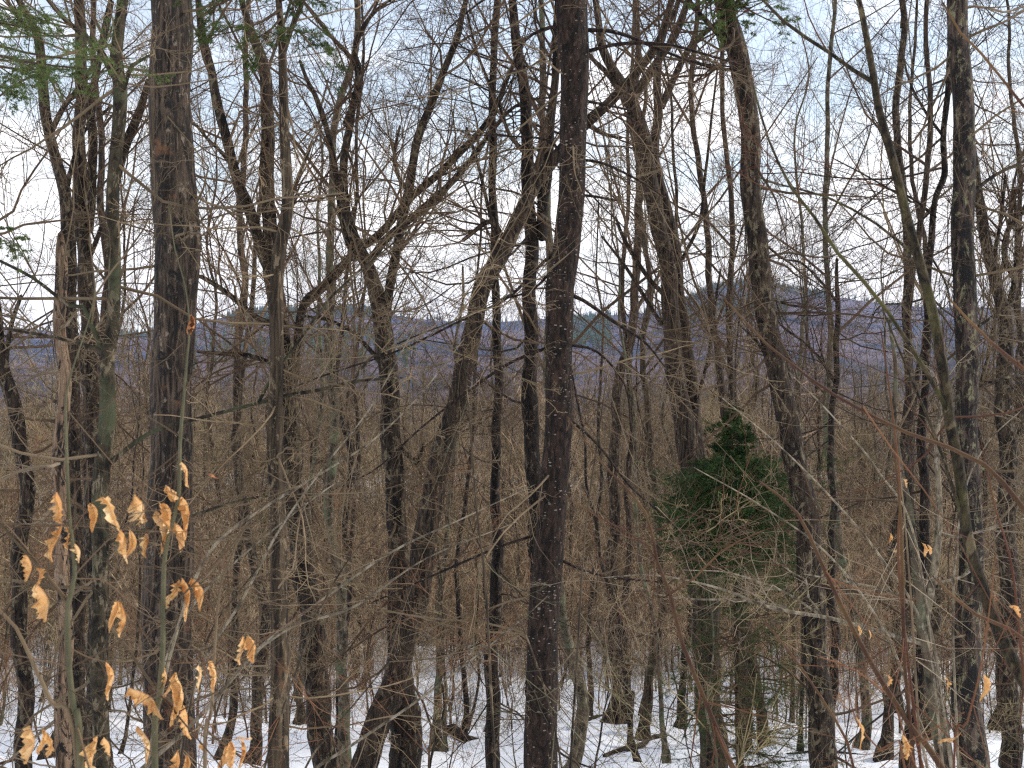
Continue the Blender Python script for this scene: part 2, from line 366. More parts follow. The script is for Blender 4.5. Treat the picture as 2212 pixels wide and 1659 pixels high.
def simple_tree(seed, H, k1, k2, k3, r0, thick=1.0, low=0.25):
    g = np.random.default_rng(seed); mb = MB()
    n = 7; z = np.linspace(-0.5, H, n); tr = np.stack([np.cumsum(g.normal(0, .03*H/n*3, n)), np.cumsum(g.normal(0, .03*H/n*3, n)), z], -1)[None]
    tr[:, :2, :2] *= 0.3; rd = (r0*np.linspace(1, .15, n))[None]
    mb.tubes(tr, rd, 5, 0)
    p1, q1 = spawn(g, tr, rd, k1, (low, .97), (25, 60), (.3, .5), .5, 4, .14, .10, rmin=.012*thick)
    mb.tubes(p1, q1, 3, 1)
    p2, q2 = spawn(g, p1, q1, k2, (.2, 1), (25, 55), (.45, .8), .55, 3, .18, .08, rmin=.008*thick)
    mb.tubes(p2, q2, 3, 1)
    if k3:
        p3, q3 = spawn(g, p2, q2, k3, (.2, 1), (25, 55), (.5, .9), .6, 3, .2, .06, rmin=.005*thick); mb.tubes(p3, q3, 3, 1)
    return np.concatenate(mb.V), np.concatenate(mb.Q), np.concatenate(mb.qm)
# valley wood 95-340 m
pr = [simple_tree(100+i, h, 14, 5, 2, .13, 2.2, low=.12) for i, h in enumerate((14, 12, 15, 9, 6))]
n = 1500; d = np.sqrt(rng.uniform(85**2, 340**2, n)); px = rng.uniform(-500, 2700, n); xx = (px-CX)/F*d
mb = merge_many(pr, None, xx, d, G(xx, d)-.2, rng.uniform(.7, 1.15, n), rng.uniform(0, 6.28, n), rng.integers(0, 5, n))
tag(mb.build('valley_wood', [M['mid'], M['bush_tan']]), 'far mass of bare brown trees on the valley floor below the hills', 'far wood', kind='stuff')
# hillside wood 300-1500 m
pr = [simple_tree(200+i, h, 9, 3, 0, .2, 7) for i, h in enumerate((15, 13, 16))]
n = 3000; d = np.exp(rng.uniform(np.log(300), np.log(1100), n)); px = rng.uniform(-600, 2800, n); xx = (px-CX)/F*d
z = np.maximum(G(xx, d), hillz(HA, px, d))
mb = merge_many(pr, None, xx, d, z, rng.uniform(.7, 1.2, n), rng.uniform(0, 6.28, n), rng.integers(0, 3, n))
tag(mb.build('hillside_wood', [M['mid'], M['tw_grey']]), 'hazy mass of leafless woods covering the lower hillsides', 'hillside woods', kind='stuff')
# conifers and bare tops on the ridge and upper slopes
def cone(seed):
    g = np.random.default_rng(seed); V = []; T = []
    for lv in range(4):
        zb, zt, rr = 2+lv*3.4, 7.5+lv*3.6, 3.2-.7*lv
        a = np.arange(6)/6*6.283+lv; i0 = len(V)
        for k in a: V.append((rr*math.cos(k)*g.uniform(.7, 1.2), rr*math.sin(k)*g.uniform(.7, 1.2), zb+g.uniform(-.5, .5)))
        V.append((0, 0, zt))
        for k in range(6): T.append((i0+k, i0+(k+1) % 6, i0+6))
    return np.array(V), np.array(T), np.zeros(len(T), int)
cn = [cone(3), cone(4)]
def patch(n, x0, x1, t0, t1):
    px = rng.uniform(x0, x1, n); d = rng.uniform(t0, t1, n); return px, d
pa = [patch(500, 490, 640, 2300, 3400), patch(260, 700, 830, 2600, 3380), patch(160, 236, 335, 2900, 3400), patch(520, 1225, 1320, 1700, 3200), patch(700, 1470, 1800, 3000, 3420), patch(300, 1480, 1700, 1900, 2500), patch(300, 0, 2212, 3200, 3430), patch(300, 400, 900, 1200, 2200)]
px = np.concatenate([a[0] for a in pa]); d = np.concatenate([a[1] for a in pa]); n = len(px); xx = (px-CX)/F*d
mb = merge_many(cn, None, xx, d, hillz(HA, px, d)-1, rng.uniform(.7, 1.3, n), rng.uniform(0, 6.28, n), rng.integers(0, 2, n))
tag(mb.build('ridge_conifers', [M['needle']], smooth=False), 'dark conifers scattered over the distant ridge and upper slopes', 'conifers', kind='stuff')

# ------------------------------------------------------------------ hero trees, traced
def resample(pts, step):
    pts = np.asarray(pts, float); n = len(pts)
    if n == 2: pts = np.vstack([pts[0], (pts[0]+pts[1])/2, pts[1]]); n = 3
    ext = np.vstack([2*pts[0]-pts[1], pts, 2*pts[-1]-pts[-2]]); out_ = []
    for i in range(n-1):
        p0, p1, p2, p3 = ext[i:i+4]; k = max(1, int(np.linalg.norm((p2-p1)[:3])/step))
        for u in np.arange(k)/k:
            out_.append(0.5*((2*p1)+(-p0+p2)*u+(2*p0-5*p1+4*p2-p3)*u*u+(-p0+3*p1-3*p2+p3)*u**3))
    out_.append(pts[-1]); return np.array(out_)
_sd = [0]
def rough_tube(mb, P4, sides, amp, wander=0.0, seed=0, m=0, cap=True):
    """one trunk: P4 (n,4) = xyz + radius, roughened by noise"""
    pts = P4[:, :3].copy(); rad = np.maximum(P4[:, 3], 0.0008); n = len(pts)
    if wander:
        g = np.random.default_rng(seed+77)
        ph = g.uniform(0, 6.28, 6); s = np.concatenate([[0], np.cumsum(np.linalg.norm(np.diff(pts, axis=0), axis=1))])
        for ax in (0, 2, 1):
            pts[:, ax] += wander*rad*(np.sin(s*3.1+ph[ax])+.6*np.sin(s*7.3+ph[ax+3]))
    tan = norm(np.gradient(pts, axis=0)); ref = np.array([0, 1.0, 0.02])
    a = norm(np.cross(tan, ref)); b_ = np.cross(tan, a)
    th = np.arange(sides)*2*np.pi/sides
    v = np.zeros((n, sides, 3))
    so = seed*13.7
    for i in range(n):
        for j in range(sides):
            cx_, sy_ = math.cos(th[j]), math.sin(th[j]); r = rad[i]
            nz_ = mnoise.noise((cx_*1.6+so, sy_*1.6, pts[i, 2]*2.2))*1.0+mnoise.noise((cx_*4+so, sy_*4, pts[i, 2]*9))*.8
            v[i, j] = pts[i]+(a[i]*cx_+b_[i]*sy_)*r*(1+amp*nz_)
    idx = np.arange(n*sides).reshape(n, sides)
    q = np.stack([idx[:-1], np.roll(idx[:-1], -1, 1), np.roll(idx[1:], -1, 1), idx[1:]], -1).reshape(-1, 4)
    V = v.reshape(-1, 3)
    T = []
    for ring, e in ((0, 0), (n-1, n-1)):
        ci = len(V); V = np.vstack([V, pts[e]+(pts[e]-pts[1 if e == 0 else n-2])*0.3])
        for j in range(sides): T.append((idx[ring, j], idx[ring, (j+1) % sides], ci))
    mb.raw(V, q, T, m=m)
def to3(pts, depth, dd=0.0):
    """(px,py,widthpx[,depth]) -> xyz radius"""
    o = []
    for i, p in enumerate(pts):
        dp = p[3] if len(p) > 3 else depth+dd*i
        q = P(p[0], p[1], dp); o.append([q[0], q[1], q[2], p[2]*dp/F/2])
    return np.array(o)
def poly_n(P4, n):
    """resample a fine polyline to n evenly indexed points, for spawn"""
    i = np.linspace(0, len(P4)-1, n); j = np.minimum(i.astype(int), len(P4)-2); u = (i-j)[:, None]
    Q = P4[j]*(1-u)+P4[j+1]*u; return Q[None, :, :3], Q[None, :, 3]

def tree(name, label, cat, depth, trunk, limbs=(), bm='maple', tm='tw_brown', amp=.08, K=(10, 5, 4, 3), L1=(1.2, 2.6), up=.03, ang=(45, 95), tr=(.02, .9),
         rmax=.014, extend=0.28, ground=True, wander=0.5, sides=None, group=None, limb_k=None, seed=None, dd=0.0, base_flare=1.25, rmin=.0022, name_trunk='trunk', wig=.16, cap_top=None, flatbr=.3, lm=None):
    _sd[0] += 1; sd_ = seed if seed is not None else _sd[0]
    g = np.random.default_rng(1000+sd_)
    P4 = to3(trunk, depth, dd)
    if extend:      # continue past the top of the frame
        dv = P4[0]-P4[1]; ln = np.linalg.norm(dv[:3]); e = P4[0].copy(); e[:3] += dv[:3]/ln*(extend*depth); e[3] *= .75
        P4 = np.vstack([e, P4])
    if ground:
        l = P4[-1]; gz = float(G(l[0], l[1]))-.25
        if l[2] > gz+.3:
            dv = P4[-1]-P4[-2]; sl = np.clip(dv[0]/max(.2, abs(dv[2])), -.5, .5)*.5
            h = l[2]-gz
            P4 = np.vstack([P4, [l[0]+sl*h*.5, l[1], l[2]-h*.5, l[3]*1.05], [l[0]+sl*h*.7, l[1], gz, l[3]*base_flare*1.1]])
    base = P4[-1, :3] if ground else P4[-1, :3]
    root = thing(name, base, label, cat, group)
    wpx = max(p[2] for p in trunk); sd2 = sides or (14 if wpx > 40 else 10 if wpx > 20 else 6)
    step = max(.05, P4[:, 3].mean()*.55) if wpx > 20 else .12
    wander = min(wander, 9.0/wpx)
    fine = resample(P4, step)
    mb = MB(); rough_tube(mb, fine, sd2, amp, wander, sd_); mb.build(name_trunk, M[bm], root)
    tw = MB(); srcs = [(fine, 1.0, K[0])]
    for li, l in enumerate(limbs):
        Lp = to3(l, depth); lf = resample(Lp, max(.06, Lp[:, 3].mean()*1.2))
        # limb wanders in depth as it leaves the trunk
        s = np.linspace(0, 1, len(lf)); lf[:, 1] += g.uniform(-.8, .8)*np.sin(s*3.14*.5)*0.6*(np.linalg.norm(lf[-1, :3]-lf[0, :3])*.3)
        mb = MB(); rough_tube(mb, lf, 8 if max(p[2] for p in l) > 12 else 5, amp, wander*1.3, sd_*31+li); mb.build('limb', M[lm or bm], root)
        srcs.append((lf, .8, limb_k if limb_k is not None else max(3, K[0]//2)))
    for fi, (fn, sc, k0) in enumerate(srcs):
        if k0 == 0: continue
        a_, r_ = poly_n(fn, 24)
        p1, q1 = spawn(g, a_, r_, k0, tr if fi == 0 else (.1, .95), ang if fi == 0 else (30, 65), rr=.45, n=9, wig=wig, up=up, rmax=rmax, rmin=rmin*1.6, absL=(L1[0]*sc, L1[1]*sc), taper=.3, flat=flatbr)
        tw.tubes(p1, q1, 5)
        p2, q2 = spawn(g, p1, q1, K[1], (.15, .95), (28, 60), (.3, .6),   .6, 7, .17, up, rmin=rmin*1.2)
        tw.tubes(p2, q2, 3)
        p3, q3 = spawn(g, p2, q2, K[2], (.15, 1), (25, 60), (.35, .7), .65, 5, .21, up, rmin=rmin)
        tw.tubes(p3, q3, 3)
        if K[3]:
            p4, q4 = spawn(g, p3, q3, K[3], (.2, 1), (25, 60), (.4, .8), .7, 4, .22, up, rmin=rmin*.8); tw.tubes(p4, q4, 3)
    if tw.n: tw.build('branches', M[tm], root)
    return root, fine

# --- left group
tree('maple_tree', 'dark rough tree leaning right behind the tan dead trunk at the left edge', 'tree', 12,
     [(40,0,14.1),(77,73,19.4),(93,167,21.1),(100,253,22.9),(127,367,24.6),(143,467,28.2),(152,600,29.9),(158,900,29.9),(165,1200,33.4),(170,1659,37.0)],
     [[(110,290,12),(140,230,12),(165,190,10),(220,90,8),(240,0,6)], [(143,480,14),(160,380,10),(190,300,8),(250,240,6)], [(60,60,10),(30,20,9),(0,-30,8)]], 'maple', K=(14,6,4,3), amp=.12, ang=(35,80))
tree('dead_tree', 'bare tan dead trunk with dark scars, standing left of the mossy forked stem', 'dead tree', 7.5,
     [(131,505,12),(130,530,20),(128,575,26),(127,720,27),(138,853,28),(134,1053,30),(133,1250,30),(138,1450,32),(140,1659,34)], [[(132,870,9),(100,868,6),(60,890,4)], [(134,1000,8),(100,1010,6),(20,1015,4)]], 'snag', 'tw_pale', K=(9,3,3,0), extend=0, amp=.10, L1=(.4,1.2), ang=(60,110))
tree('maple_tree', 'lichen-flecked tree with a forked top just left of the mossy stem', 'tree', 13,
     [(173,0,22),(177,150,24),(170,267,26),(172,333,28),(180,553,32),(188,650,36),(198,800,40),(205,1100,42),(215,1659,48)],
     [[(195,500,14),(203,400,20),(211,233,20),(227,160,14),(245,60,10),(262,-20,8)], [(190,560,12),(235,460,10),(268,360,22),(310,250,18),(330,180,12)]], 'maple', K=(14,6,4,3), amp=.12, ang=(35,80))
tree('beech_tree', 'smooth mossy green stem forking near its top, left of the thickest trunk', 'tree', 6,
     [(262,0,23.9),(250,120,27.6),(257,190,31.3),(255,300,28.5),(250,420,28.5),(247,553,27.6),(243,700,27.6),(232,760,31.3),(225,900,35.0),(220,1000,36.8),(222,1150,36.8),(215,1400,35.0),(210,1659,36.8)],
     [[(255,210,14),(272,190,11),(290,145,9),(325,125,6)], [(245,160,18),(220,110,14),(195,85,12),(150,50,10),(108,0,9),(70,-50,8)],
      [(230,770,16),(213,735,12),(187,666,9),(160,664,8),(83,603,7),(0,560,6)], [(225,762,14),(205,752,10),(133,730,8),(60,716,7),(-40,700,6)],
      [(240,1000,14),(247,990,12),(320,936,9),(417,906,8),(553,873,8),(620,855,9),(686,843,8),(766,823,7),(863,816,4)],
      [(560,868,8),(590,810,7),(640,740,6),(700,650,5),(760,590,4),(880,490,3)], [(766,823,6),(800,775,5),(886,733,4),(1000,690,3),(1100,640,2)],
      [(215,1180,9),(300,1150,8),(372,1130,7),(520,1080,6),(640,1070,4)]], 'beech', 'tw_grey', K=(16,5,4,3), amp=.04, L1=(.8,2.2), limb_k=7, rmax=.010, wander=.3)
tree('maple_tree', 'thickest trunk, grey with black scars and rusty patches, rising through the left third', 'tree', 9,
     [(368,0,87),(369,200,87),(374,330,92),(378,430,98),(380,553,94),(378,700,89),(372,860,86),(369,1000,89),(364,1106,98),(363,1300,104),(365,1659,108)],
     [], 'big', 'tw_grey', K=(26,5,4,3), amp=.035, L1=(.8,2.6), rmax=.013, wander=.06, sides=22, ang=(50,110))
tree('maple_tree', 'dark two-stemmed tree with a wide lichened limb, behind the slim olive trunk', 'tree', 12,
     [(515,-20,14),(540,60,18),(570,150,24),(580,250,28),(578,350,30),(577,450,30),(585,560,36),(602,680,40),(618,800,44),(630,1000,46),(650,1200,50),(672,1340,52),(688,1500,54),(700,1659,58)],
     [[(585,600,26),(560,520,26),(545,460,26),(520,390,22),(495,310,22),(475,230,20),(462,160,18),(448,90,16),(436,0,12),(425,-60,10)],
      [(520,390,12),(480,330,10),(450,300,8),(425,270,6)], [(618,860,22),(633,820,20),(643,753,18),(663,660,20),(696,626,20),(766,553,18),(830,500,16),(900,430,16),(970,367,16),(1046,283,14),(1090,200,10),(1130,100,7)],
      [(600,700,16),(560,690,14),(500,640,12),(440,600,10),(425,597,7)], [(575,560,14),(610,470,12),(640,380,9),(670,300,7)], [(612,790,12),(540,770,11),(480,765,10),(430,760,7)]], 'maple', K=(18,6,4,3), amp=.13, ang=(35,80), limb_k=10)
tree('young_hemlock', 'slim straight olive-brown trunk with green sprays at its top, left of centre', 'tree', 6,
     [(600,-30,14),(608,60,16),(612,150,19),(617,333,23),(618,450,26),(601,553,29),(597,650,29),(598,800,31),(597,950,33),(599,1106,35),(601,1300,38),(603,1480,42),(607,1659,48)],
     [[(610,120,14),(630,70,12),(655,20,11),(675,-30,9)]], 'olive', 'tw_grey', K=(30,4,3,2), amp=.04, L1=(.3,1.4), rmax=.006, wander=.15, ang=(55,105), limb_k=3)
# --- centre left fork
tree('maple_tree', 'rough tree dividing into many upright stems, with a broken burl near its foot', 'tree', 11,
     [(700,60,8),(770,150,11),(757,260,16),(742,340,18),(745,440,20),(765,510,24),(800,590,30),(822,690,38),(838,800,42),(848,950,44),(855,1106,44),(862,1340,46),(866,1460,56),(870,1540,70),(872,1659,70)],
     [[(835,680,22),(848,600,20),(870,500,20),(885,420,19),(903,320,18),(935,240,17),(960,180,15),(990,110,14),(1005,40,11),(1030,-40,8)],
      [(770,560,16),(742,500,15),(725,390,14),(706,290,13),(680,207,12),(655,160,9),(640,120,7)],
      [(745,270,14),(767,215,13),(780,160,12),(768,110,10),(790,60,9),(825,22,7),(860,0,5)],
      [(800,560,18),(840,505,17),(886,467,16),(960,400,15),(1020,330,13),(1060,270,10)],
      [(832,800,12),(800,760,11),(760,720,10),(710,690,8),(650,680,6)], [(885,420,10),(860,380,8),(850,330,7),(862,270,6)],
      [(860,960,12),(900,1000,10),(915,960,6)]], 'maple', K=(18,6,4,3), amp=.13, ang=(30,75), extend=.1, limb_k=10)
tree('ash_tree', 'ridged trunk leaning from lower left up to the right, crossing the forked tree', 'tree', 10.5,
     [(1460,-30,14),(1422,90,18),(1373,160,20),(1320,215,22),(1266,267,26),(1225,310,26),(1175,370,27),(1140,430,28),(1110,490,32),(1080,553,36),(1046,620,38),(1018,720,40),(990,850,42),(970,920,44),(950,1010,46),(930,1106,50),(905,1240,52),(876,1380,54),(836,1523,56),(780,1659,58)],
     [[(1110,500,16),(1140,430,16),(1165,350,15),(1185,270,14),(1200,180,11),(1212,80,9),(1220,0,7)], [(1080,560,10),(1060,470,9),(1040,380,8),(1010,280,6)],
      [(1090,520,14),(1060,480,12),(1000,520,8)], [(1266,267,12),(1300,290,8),(1340,300,6)]], 'ash', K=(12,5,4,3), amp=.09, ang=(35,80), limb_k=6)
tree('black_stemmed_tree', 'thin straight black stem between the leaning ridged trunk and the paired dark stem', 'tree', 12,
     [(1072,0,15),(1066,140,15),(1066,250,16),(1062,400,17),(1070,553,18),(1073,700,19),(1074,900,20),(1072,1106,22),(1070,1300,28),(1064,1500,30),(1060,1659,32)],
     [[(1066,280,9),(1100,240,8),(1140,220,6),(1190,215,4)], [(1062,200,7),(1030,110,6),(1005,10,5)]], 'black', 'tw_dark', K=(20,6,4,3), amp=.10, L1=(.8,2.2), rmax=.010, ang=(40,90), wander=.4)
tree('maple_tree', 'dark patchy stem close against the left side of the white-flecked centre trunk', 'tree', 11,
     [(1108,0,18),(1120,120,22),(1135,250,25),(1140,380,27),(1150,500,28),(1142,620,30),(1147,800,33),(1150,950,34),(1157,1106,34),(1165,1300,36),(1160,1659,40)],
     [[(1165,520,24),(1180,400,24),(1192,270,18),(1196,150,16),(1203,0,12)], [(1135,330,10),(1100,290,9),(1075,210,7)]], 'black', 'tw_dark', K=(18,6,4,3), amp=.14, ang=(35,85), wander=.6)
tree('hemlock_tree', 'straight dark brown centre trunk flecked with white lichen spots', 'tree', 8,
     [(1238,0,68),(1241,150,62),(1237,300,58),(1231,450,57),(1223,553,58),(1211,620,62),(1209,700,60),(1205,900,58),(1196,1053,62),(1182,1250,66),(1171,1400,66),(1168,1550,70),(1166,1659,74)],
     [[(1255,65,10),(1310,68,9),(1360,82,8),(1420,110,7),(1500,140,5),(1580,150,3)], [(1222,60,9),(1190,58,8),(1150,72,7),(1110,110,5)],
      [(1250,115,9),(1340,98,8),(1440,103,7),(1520,125,6),(1600,150,4)], [(1245,215,8),(1300,222,6),(1365,235,4)],
      [(1240,345,7),(1300,352,6),(1380,390,5),(1440,430,3)], [(1236,420,7),(1290,425,6),(1330,432,4)], [(1215,545,10),(1180,560,8),(1100,640,7),(1000,690,6),(850,760,5),(700,810,4),(560,865,2)],
      [(1228,635,11),(1260,650,9),(1330,700,8),(1390,740,6),(1430,790,3)], [(1225,745,9),(1180,752,8),(1090,790,7),(990,860,6),(900,930,5),(800,1020,4),(690,1075,3)],
      [(1228,745,8),(1290,760,6),(1350,830,5),(1365,920,3)], [(1210,560,8),(1150,625,6),(1060,650,4)],
      [(1230,905,7),(1290,960,6),(1360,1050,5),(1440,1120,4),(1540,1230,3)], [(1175,1150,7),(1080,1180,6),(960,1230,5),(800,1300,3)],
      [(1165,1315,9),(1148,1380,8),(1140,1450,6),(1135,1500,4)], [(1235,350,7),(1180,300,6),(1110,290,4),(1010,285,3)], [(1240,10,12),(1180,-10,12)], [(1190,1200,8),(1290,1240,6),(1420,1255,4)]],
     'spotted', 'tw_grey', K=(20,4,4,2), amp=.05, L1=(.6,2.2), rmax=.009, wander=.06, sides=18, ang=(65,110), limb_k=5, up=-.01)
# --- right of centre
tree('maple_tree', 'big double-stemmed trunk rising out of the dark green spruce', 'tree', 14,
     [(1282,-20,13.8),(1300,90,18.9),(1330,160,22.4),(1362,215,27.5),(1385,290,31.0),(1402,370,34.4),(1420,470,34.4),(1438,553,36.1),(1450,700,37.8),(1466,850,43.0),(1487,980,53.3),(1500,1060,67.1),(1515,1250,60.2),(1530,1450,56.8),(1540,1659,61.9)],
     [[(1510,1000,34.4),(1500,880,29.2),(1490,750,25.8),(1478,650,24.1),(1470,553,24.1),(1452,450,22.4),(1432,370,21.5),(1425,300,22.4),(1432,220,19.8),(1430,140,17.2),(1442,60,13.8),(1470,0,12.0),(1490,-60,8.6)],
      [(1362,225,18),(1400,160,17),(1450,90,16),(1475,30,13),(1500,-30,10)], [(1430,230,16),(1465,150,15),(1500,90,13),(1560,40,10)],
      [(1402,370,14),(1370,260,14),(1320,170,12),(1280,130,9),(1250,90,7)], [(1500,880,9),(1530,780,8),(1545,680,7),(1560,580,5)],
      [(1475,560,9),(1510,480,8),(1520,380,7),(1530,280,6),(1545,150,4)], [(1440,640,12),(1400,600,10),(1350,520,9),(1330,470,6)],
      [(1430,700,10),(1380,620,9),(1340,560,7),(1300,510,5)]], 'ash', K=(9,5,4,3), amp=.10, ang=(30,75), limb_k=5)
tree('maple_tree', 'long trunk leaning gently left with flaky mossy bark, right of the spruce', 'tree', 10,
     [(1560,-20,36),(1572,30,40),(1590,110,44),(1612,230,42),(1625,400,43),(1640,553,44),(1653,700,42),(1680,800,44),(1702,900,48),(1722,1000,48),(1738,1106,52),(1748,1250,52),(1765,1400,52),(1776,1659,60)],
     [[(1590,130,14),(1545,70,12),(1500,20,10),(1470,-30,8)], [(1590,150,8),(1560,150,7),(1480,130,5)], [(1650,640,7),(1720,660,5),(1790,665,4)], [(1665,790,8),(1640,740,6),(1600,700,4)]], 'maple', 'tw_brown', K=(24,5,4,3), amp=.09, ang=(45,100), L1=(.8,2.6), wander=.15, sides=16)
tree('black_stemmed_tree', 'narrow black broken-topped stem with white flecks, right of the long leaning trunk', 'tree', 15,
     [(1808,560,6),(1812,640,11),(1804,750,13),(1803,850,14),(1797,960,15),(1796,1106,16),(1800,1300,18),(1798,1659,20)],
     [[(1806,650,7),(1770,610,6),(1730,570,5),(1690,560,4)], [(1803,830,8),(1780,780,7),(1740,740,6),(1700,710,5),(1670,680,3)]], 'black', 'tw_dark', K=(14,5,4,3), extend=0, amp=.14, rmax=.012, wander=.8)
tree('maple_tree', 'thin crooked dark tree between the curving mossy stem and the scarred trunk at right', 'tree', 12,
     [(2062,20,8),(2052,120,10),(2045,200,13),(2036,300,13),(2040,380,14),(2025,430,13),(2012,520,15),(2000,650,16),(2004,800,17),(1996,900,19),(1990,1000,20),(1998,1200,22),(1980,1500,26),(1962,1659,28)],
     [[(2040,300,7),(2000,250,6),(1960,180,5),(1940,100,4)], [(2020,470,8),(1970,430,6),(1900,400,4)], [(2045,220,6),(2070,150,5),(2090,90,4)]], 'black', 'tw_dark', K=(22,6,4,3), amp=.14, wander=.7, ang=(35,80))
tree('maple_tree', 'upright trunk with black scars and pale green lichen patches near the right edge', 'tree', 10,
     [(2068,-10,42),(2074,120,44),(2080,250,44),(2082,400,48),(2083,553,47),(2086,700,47),(2088,900,47),(2096,1106,49),(2092,1300,54),(2090,1500,60),(2100,1659,68)],
     [[(2075,730,8),(2140,690,6),(2212,640,5)], [(2080,860,8),(2030,800,6),(1980,770,4)], [(2100,420,9),(2150,380,8),(2230,340,6)], [(2080,850,7),(2160,820,6),(2260,800,4)], [(2095,1010,7),(2150,1020,6),(2212,1060,4)]], 'patched', 'tw_grey', K=(22,5,4,3), amp=.05, L1=(.8,2.4), wander=.08, sides=16, ang=(50,105))
tree('maple_tree', 'leaning forked tree with lichened limbs behind the far right trunk', 'tree', 16,
     [(2095,240,10),(2105,350,16),(2112,430,20),(2130,510,24),(2150,600,26),(2163,660,28),(2172,760,32),(2172,900,38),(2178,1106,40),(2180,1659,46)],
     [[(2168,700,18),(2185,640,16),(2190,600,15),(2172,560,14),(2180,500,12),(2210,460,11),(2250,400,9)], [(2165,680,14),(2150,560,10),(2160,470,8),(2170,380,6)], [(2190,620,12),(2205,520,10),(2200,400,7)]], 'maple', K=(22,6,4,3), amp=.12, ang=(30,75))
tree('maple_tree', 'crooked dark trunk tight against the left edge of the wood', 'tree', 10,
     [(-30,560,20),(-8,700,26),(15,800,28),(40,930,32),(52,1050,30),(45,1250,32),(50,1659,36)], [[(15,800,12),(30,700,10),(50,640,8)]], 'maple', K=(16,6,4,3), extend=.1, amp=.12)

# slender smooth forked beech, lower right, with its long pale limb
tree('beech_tree', 'slender smooth grey-green forked tree at lower right with pale crooked limbs', 'tree', 7,
     [(1922,690,7),(1935,800,9),(1932,900,11),(1942,1000,13),(1962,1106,16),(1977,1200,20),(1988,1270,24),(1996,1350,32),(2012,1420,34),(2026,1520,36),(2036,1659,40)],
     [[(2000,1340,22),(2012,1250,19),(2026,1150,17),(2032,1060,14),(2028,960,11),(2040,850,8),(2045,740,5)],
      [(1998,1392,14),(1975,1385,12),(1930,1372,10),(1860,1350,9),(1780,1328,8),(1700,1315,7),(1640,1300,6),(1560,1268,5),(1470,1245,4),(1390,1235,3),(1300,1240,2)],
      [(1770,1325,6),(1700,1280,5),(1640,1255,4),(1560,1230,3),(1470,1225,2)], [(1700,1312,5),(1600,1298,5),(1520,1298,4),(1440,1292,3),(1380,1270,2)],
      [(1770,1320,5),(1745,1290,5),(1738,1250,4),(1700,1230,3),(1672,1180,2)], [(1990,1330,8),(1950,1290,6),(1900,1270,5),(1800,1250,4),(1740,1240,3)],
      [(2026,1150,8),(2070,1160,6),(2140,1140,5),(2210,1120,4)], [(2015,1260,8),(2060,1250,6),(2100,1230,5),(2160,1150,3)]], 'grey', 'tw_pale', K=(10,3,3,2), extend=0, amp=.03, L1=(.4,1.3), rmax=.004, wander=.3, limb_k=4, wig=.2, flatbr=.7, rmin=.0013, lm='limb_pale')
# curving mossy stem, near, right
tree('mossy_tree', 'near curving mossy stem sweeping down to the lower right corner', 'tree', 3.2,
     [(1843,-40,10.0),(1858,20,12.3),(1885,160,15.5),(1900,240,17.0),(1930,340,19.3),(1952,430,20.1),(1975,520,20.9),(2010,650,21.6),(2035,780,23.2),(2052,900,24.7),(2075,1030,24.7),(2085,1140,24.7),(2105,1230,26.3),(2140,1330,27.8),(2180,1420,29.3),(2250,1530,32.5),(2330,1640,35.5)],
     [[(1885,175,11),(1840,150,9),(1790,115,8),(1740,85,8),(1690,50,7),(1640,0,6),(1600,-50,5)], [(1960,430,6),(1900,400,4),(1800,350,3)], [(1985,560,8),(1900,480,6),(1800,420,5),(1700,390,4),(1640,370,3)],
      [(2055,905,12),(2025,855,11),(1990,800,10),(1955,750,10),(1905,680,9),(1850,615,9),(1790,553,8),(1740,480,7),(1690,420,6),(1640,320,5),(1610,220,4)],
      [(2085,1130,9),(2045,1030,8),(2010,940,7),(1960,830,6),(1920,740,4),(1895,680,3)]], 'mossy', 'tw_red', K=(8,3,3,0), amp=.07, L1=(.25,.9), rmax=.0035, wander=.2, extend=.2, limb_k=3, rmin=.0008, ang=(40,80))

# ------------------------------------------------------------------ conifers
def bough_set(g, mb_w, mb_n, tr_pts, tr_rad, K, t, ang, absL, up, k2, k3, nd, nl, nw, n=7, lenfun=None):
    p1, q1 = spawn(g, tr_pts, tr_rad, K, t, ang, rr=.35, n=n, wig=.07, up=up, rmax=.012, rmin=.002, absL=absL, flat=.4)
    if lenfun is not None:
        o = p1[:, :1]; p1 = o+(p1-o)*lenfun(o[:, 0, 2])[:, None, None]
    mb_w.tubes(p1, q1, 4)
    p2, q2 = spawn(g, p1, q1, k2, (.15, 1), (35, 65), (.3, .6), .5, 4, .1, -.02, rmin=.0013, flat=.6); mb_w.tubes(p2, q2, 3)
    p3, q3 = spawn(g, p2, q2, k3, (.1, 1), (30, 60), (.45, .8), .5, 3, .1, -.03, rmin=.001, flat=.8)
    needles(g, mb_n, p1[:, n//3:], nd, nl, nw); needles(g, mb_n, p2, nd, nl, nw); needles(g, mb_n, p3, nd, nl, nw)
# spruce
g = np.random.default_rng(42); dS = 11.0
top = P(1580, 868, dS); bz = float(G(top[0]+.05, dS)); basep = np.array([top[0]+.1, dS, bz-.1])
root = thing('spruce_tree', basep, 'dark green young spruce standing in front of the double-stemmed trunk', 'spruce')
zz = np.linspace(0, 1, 14)[:, None]; tp = basep*(1-zz)+top*zz; tr_r = .045*(1-zz[:, 0])+.004
mb = MB(); mb.tubes(tp, tr_r, 8); mb.build('trunk', M['olive'], root)
wd, nd_ = MB(), MB(); H = top[2]-bz
def lf(z): # bough length against height below the apex
    h = np.clip(top[2]-z, 0, 9); return np.interp(h, [0, .2, .45, .62, .75, 1.0, 1.5, 1.7, 2.4, 5], [.05, .15, .29, .36, .62, .80, .88, .76, .90, .95])*g.uniform(.7, 1.1, len(z))*(.84+.26*np.sin(h*21))
tsp = lambda a, b: (1-b/H, 1-a/H)
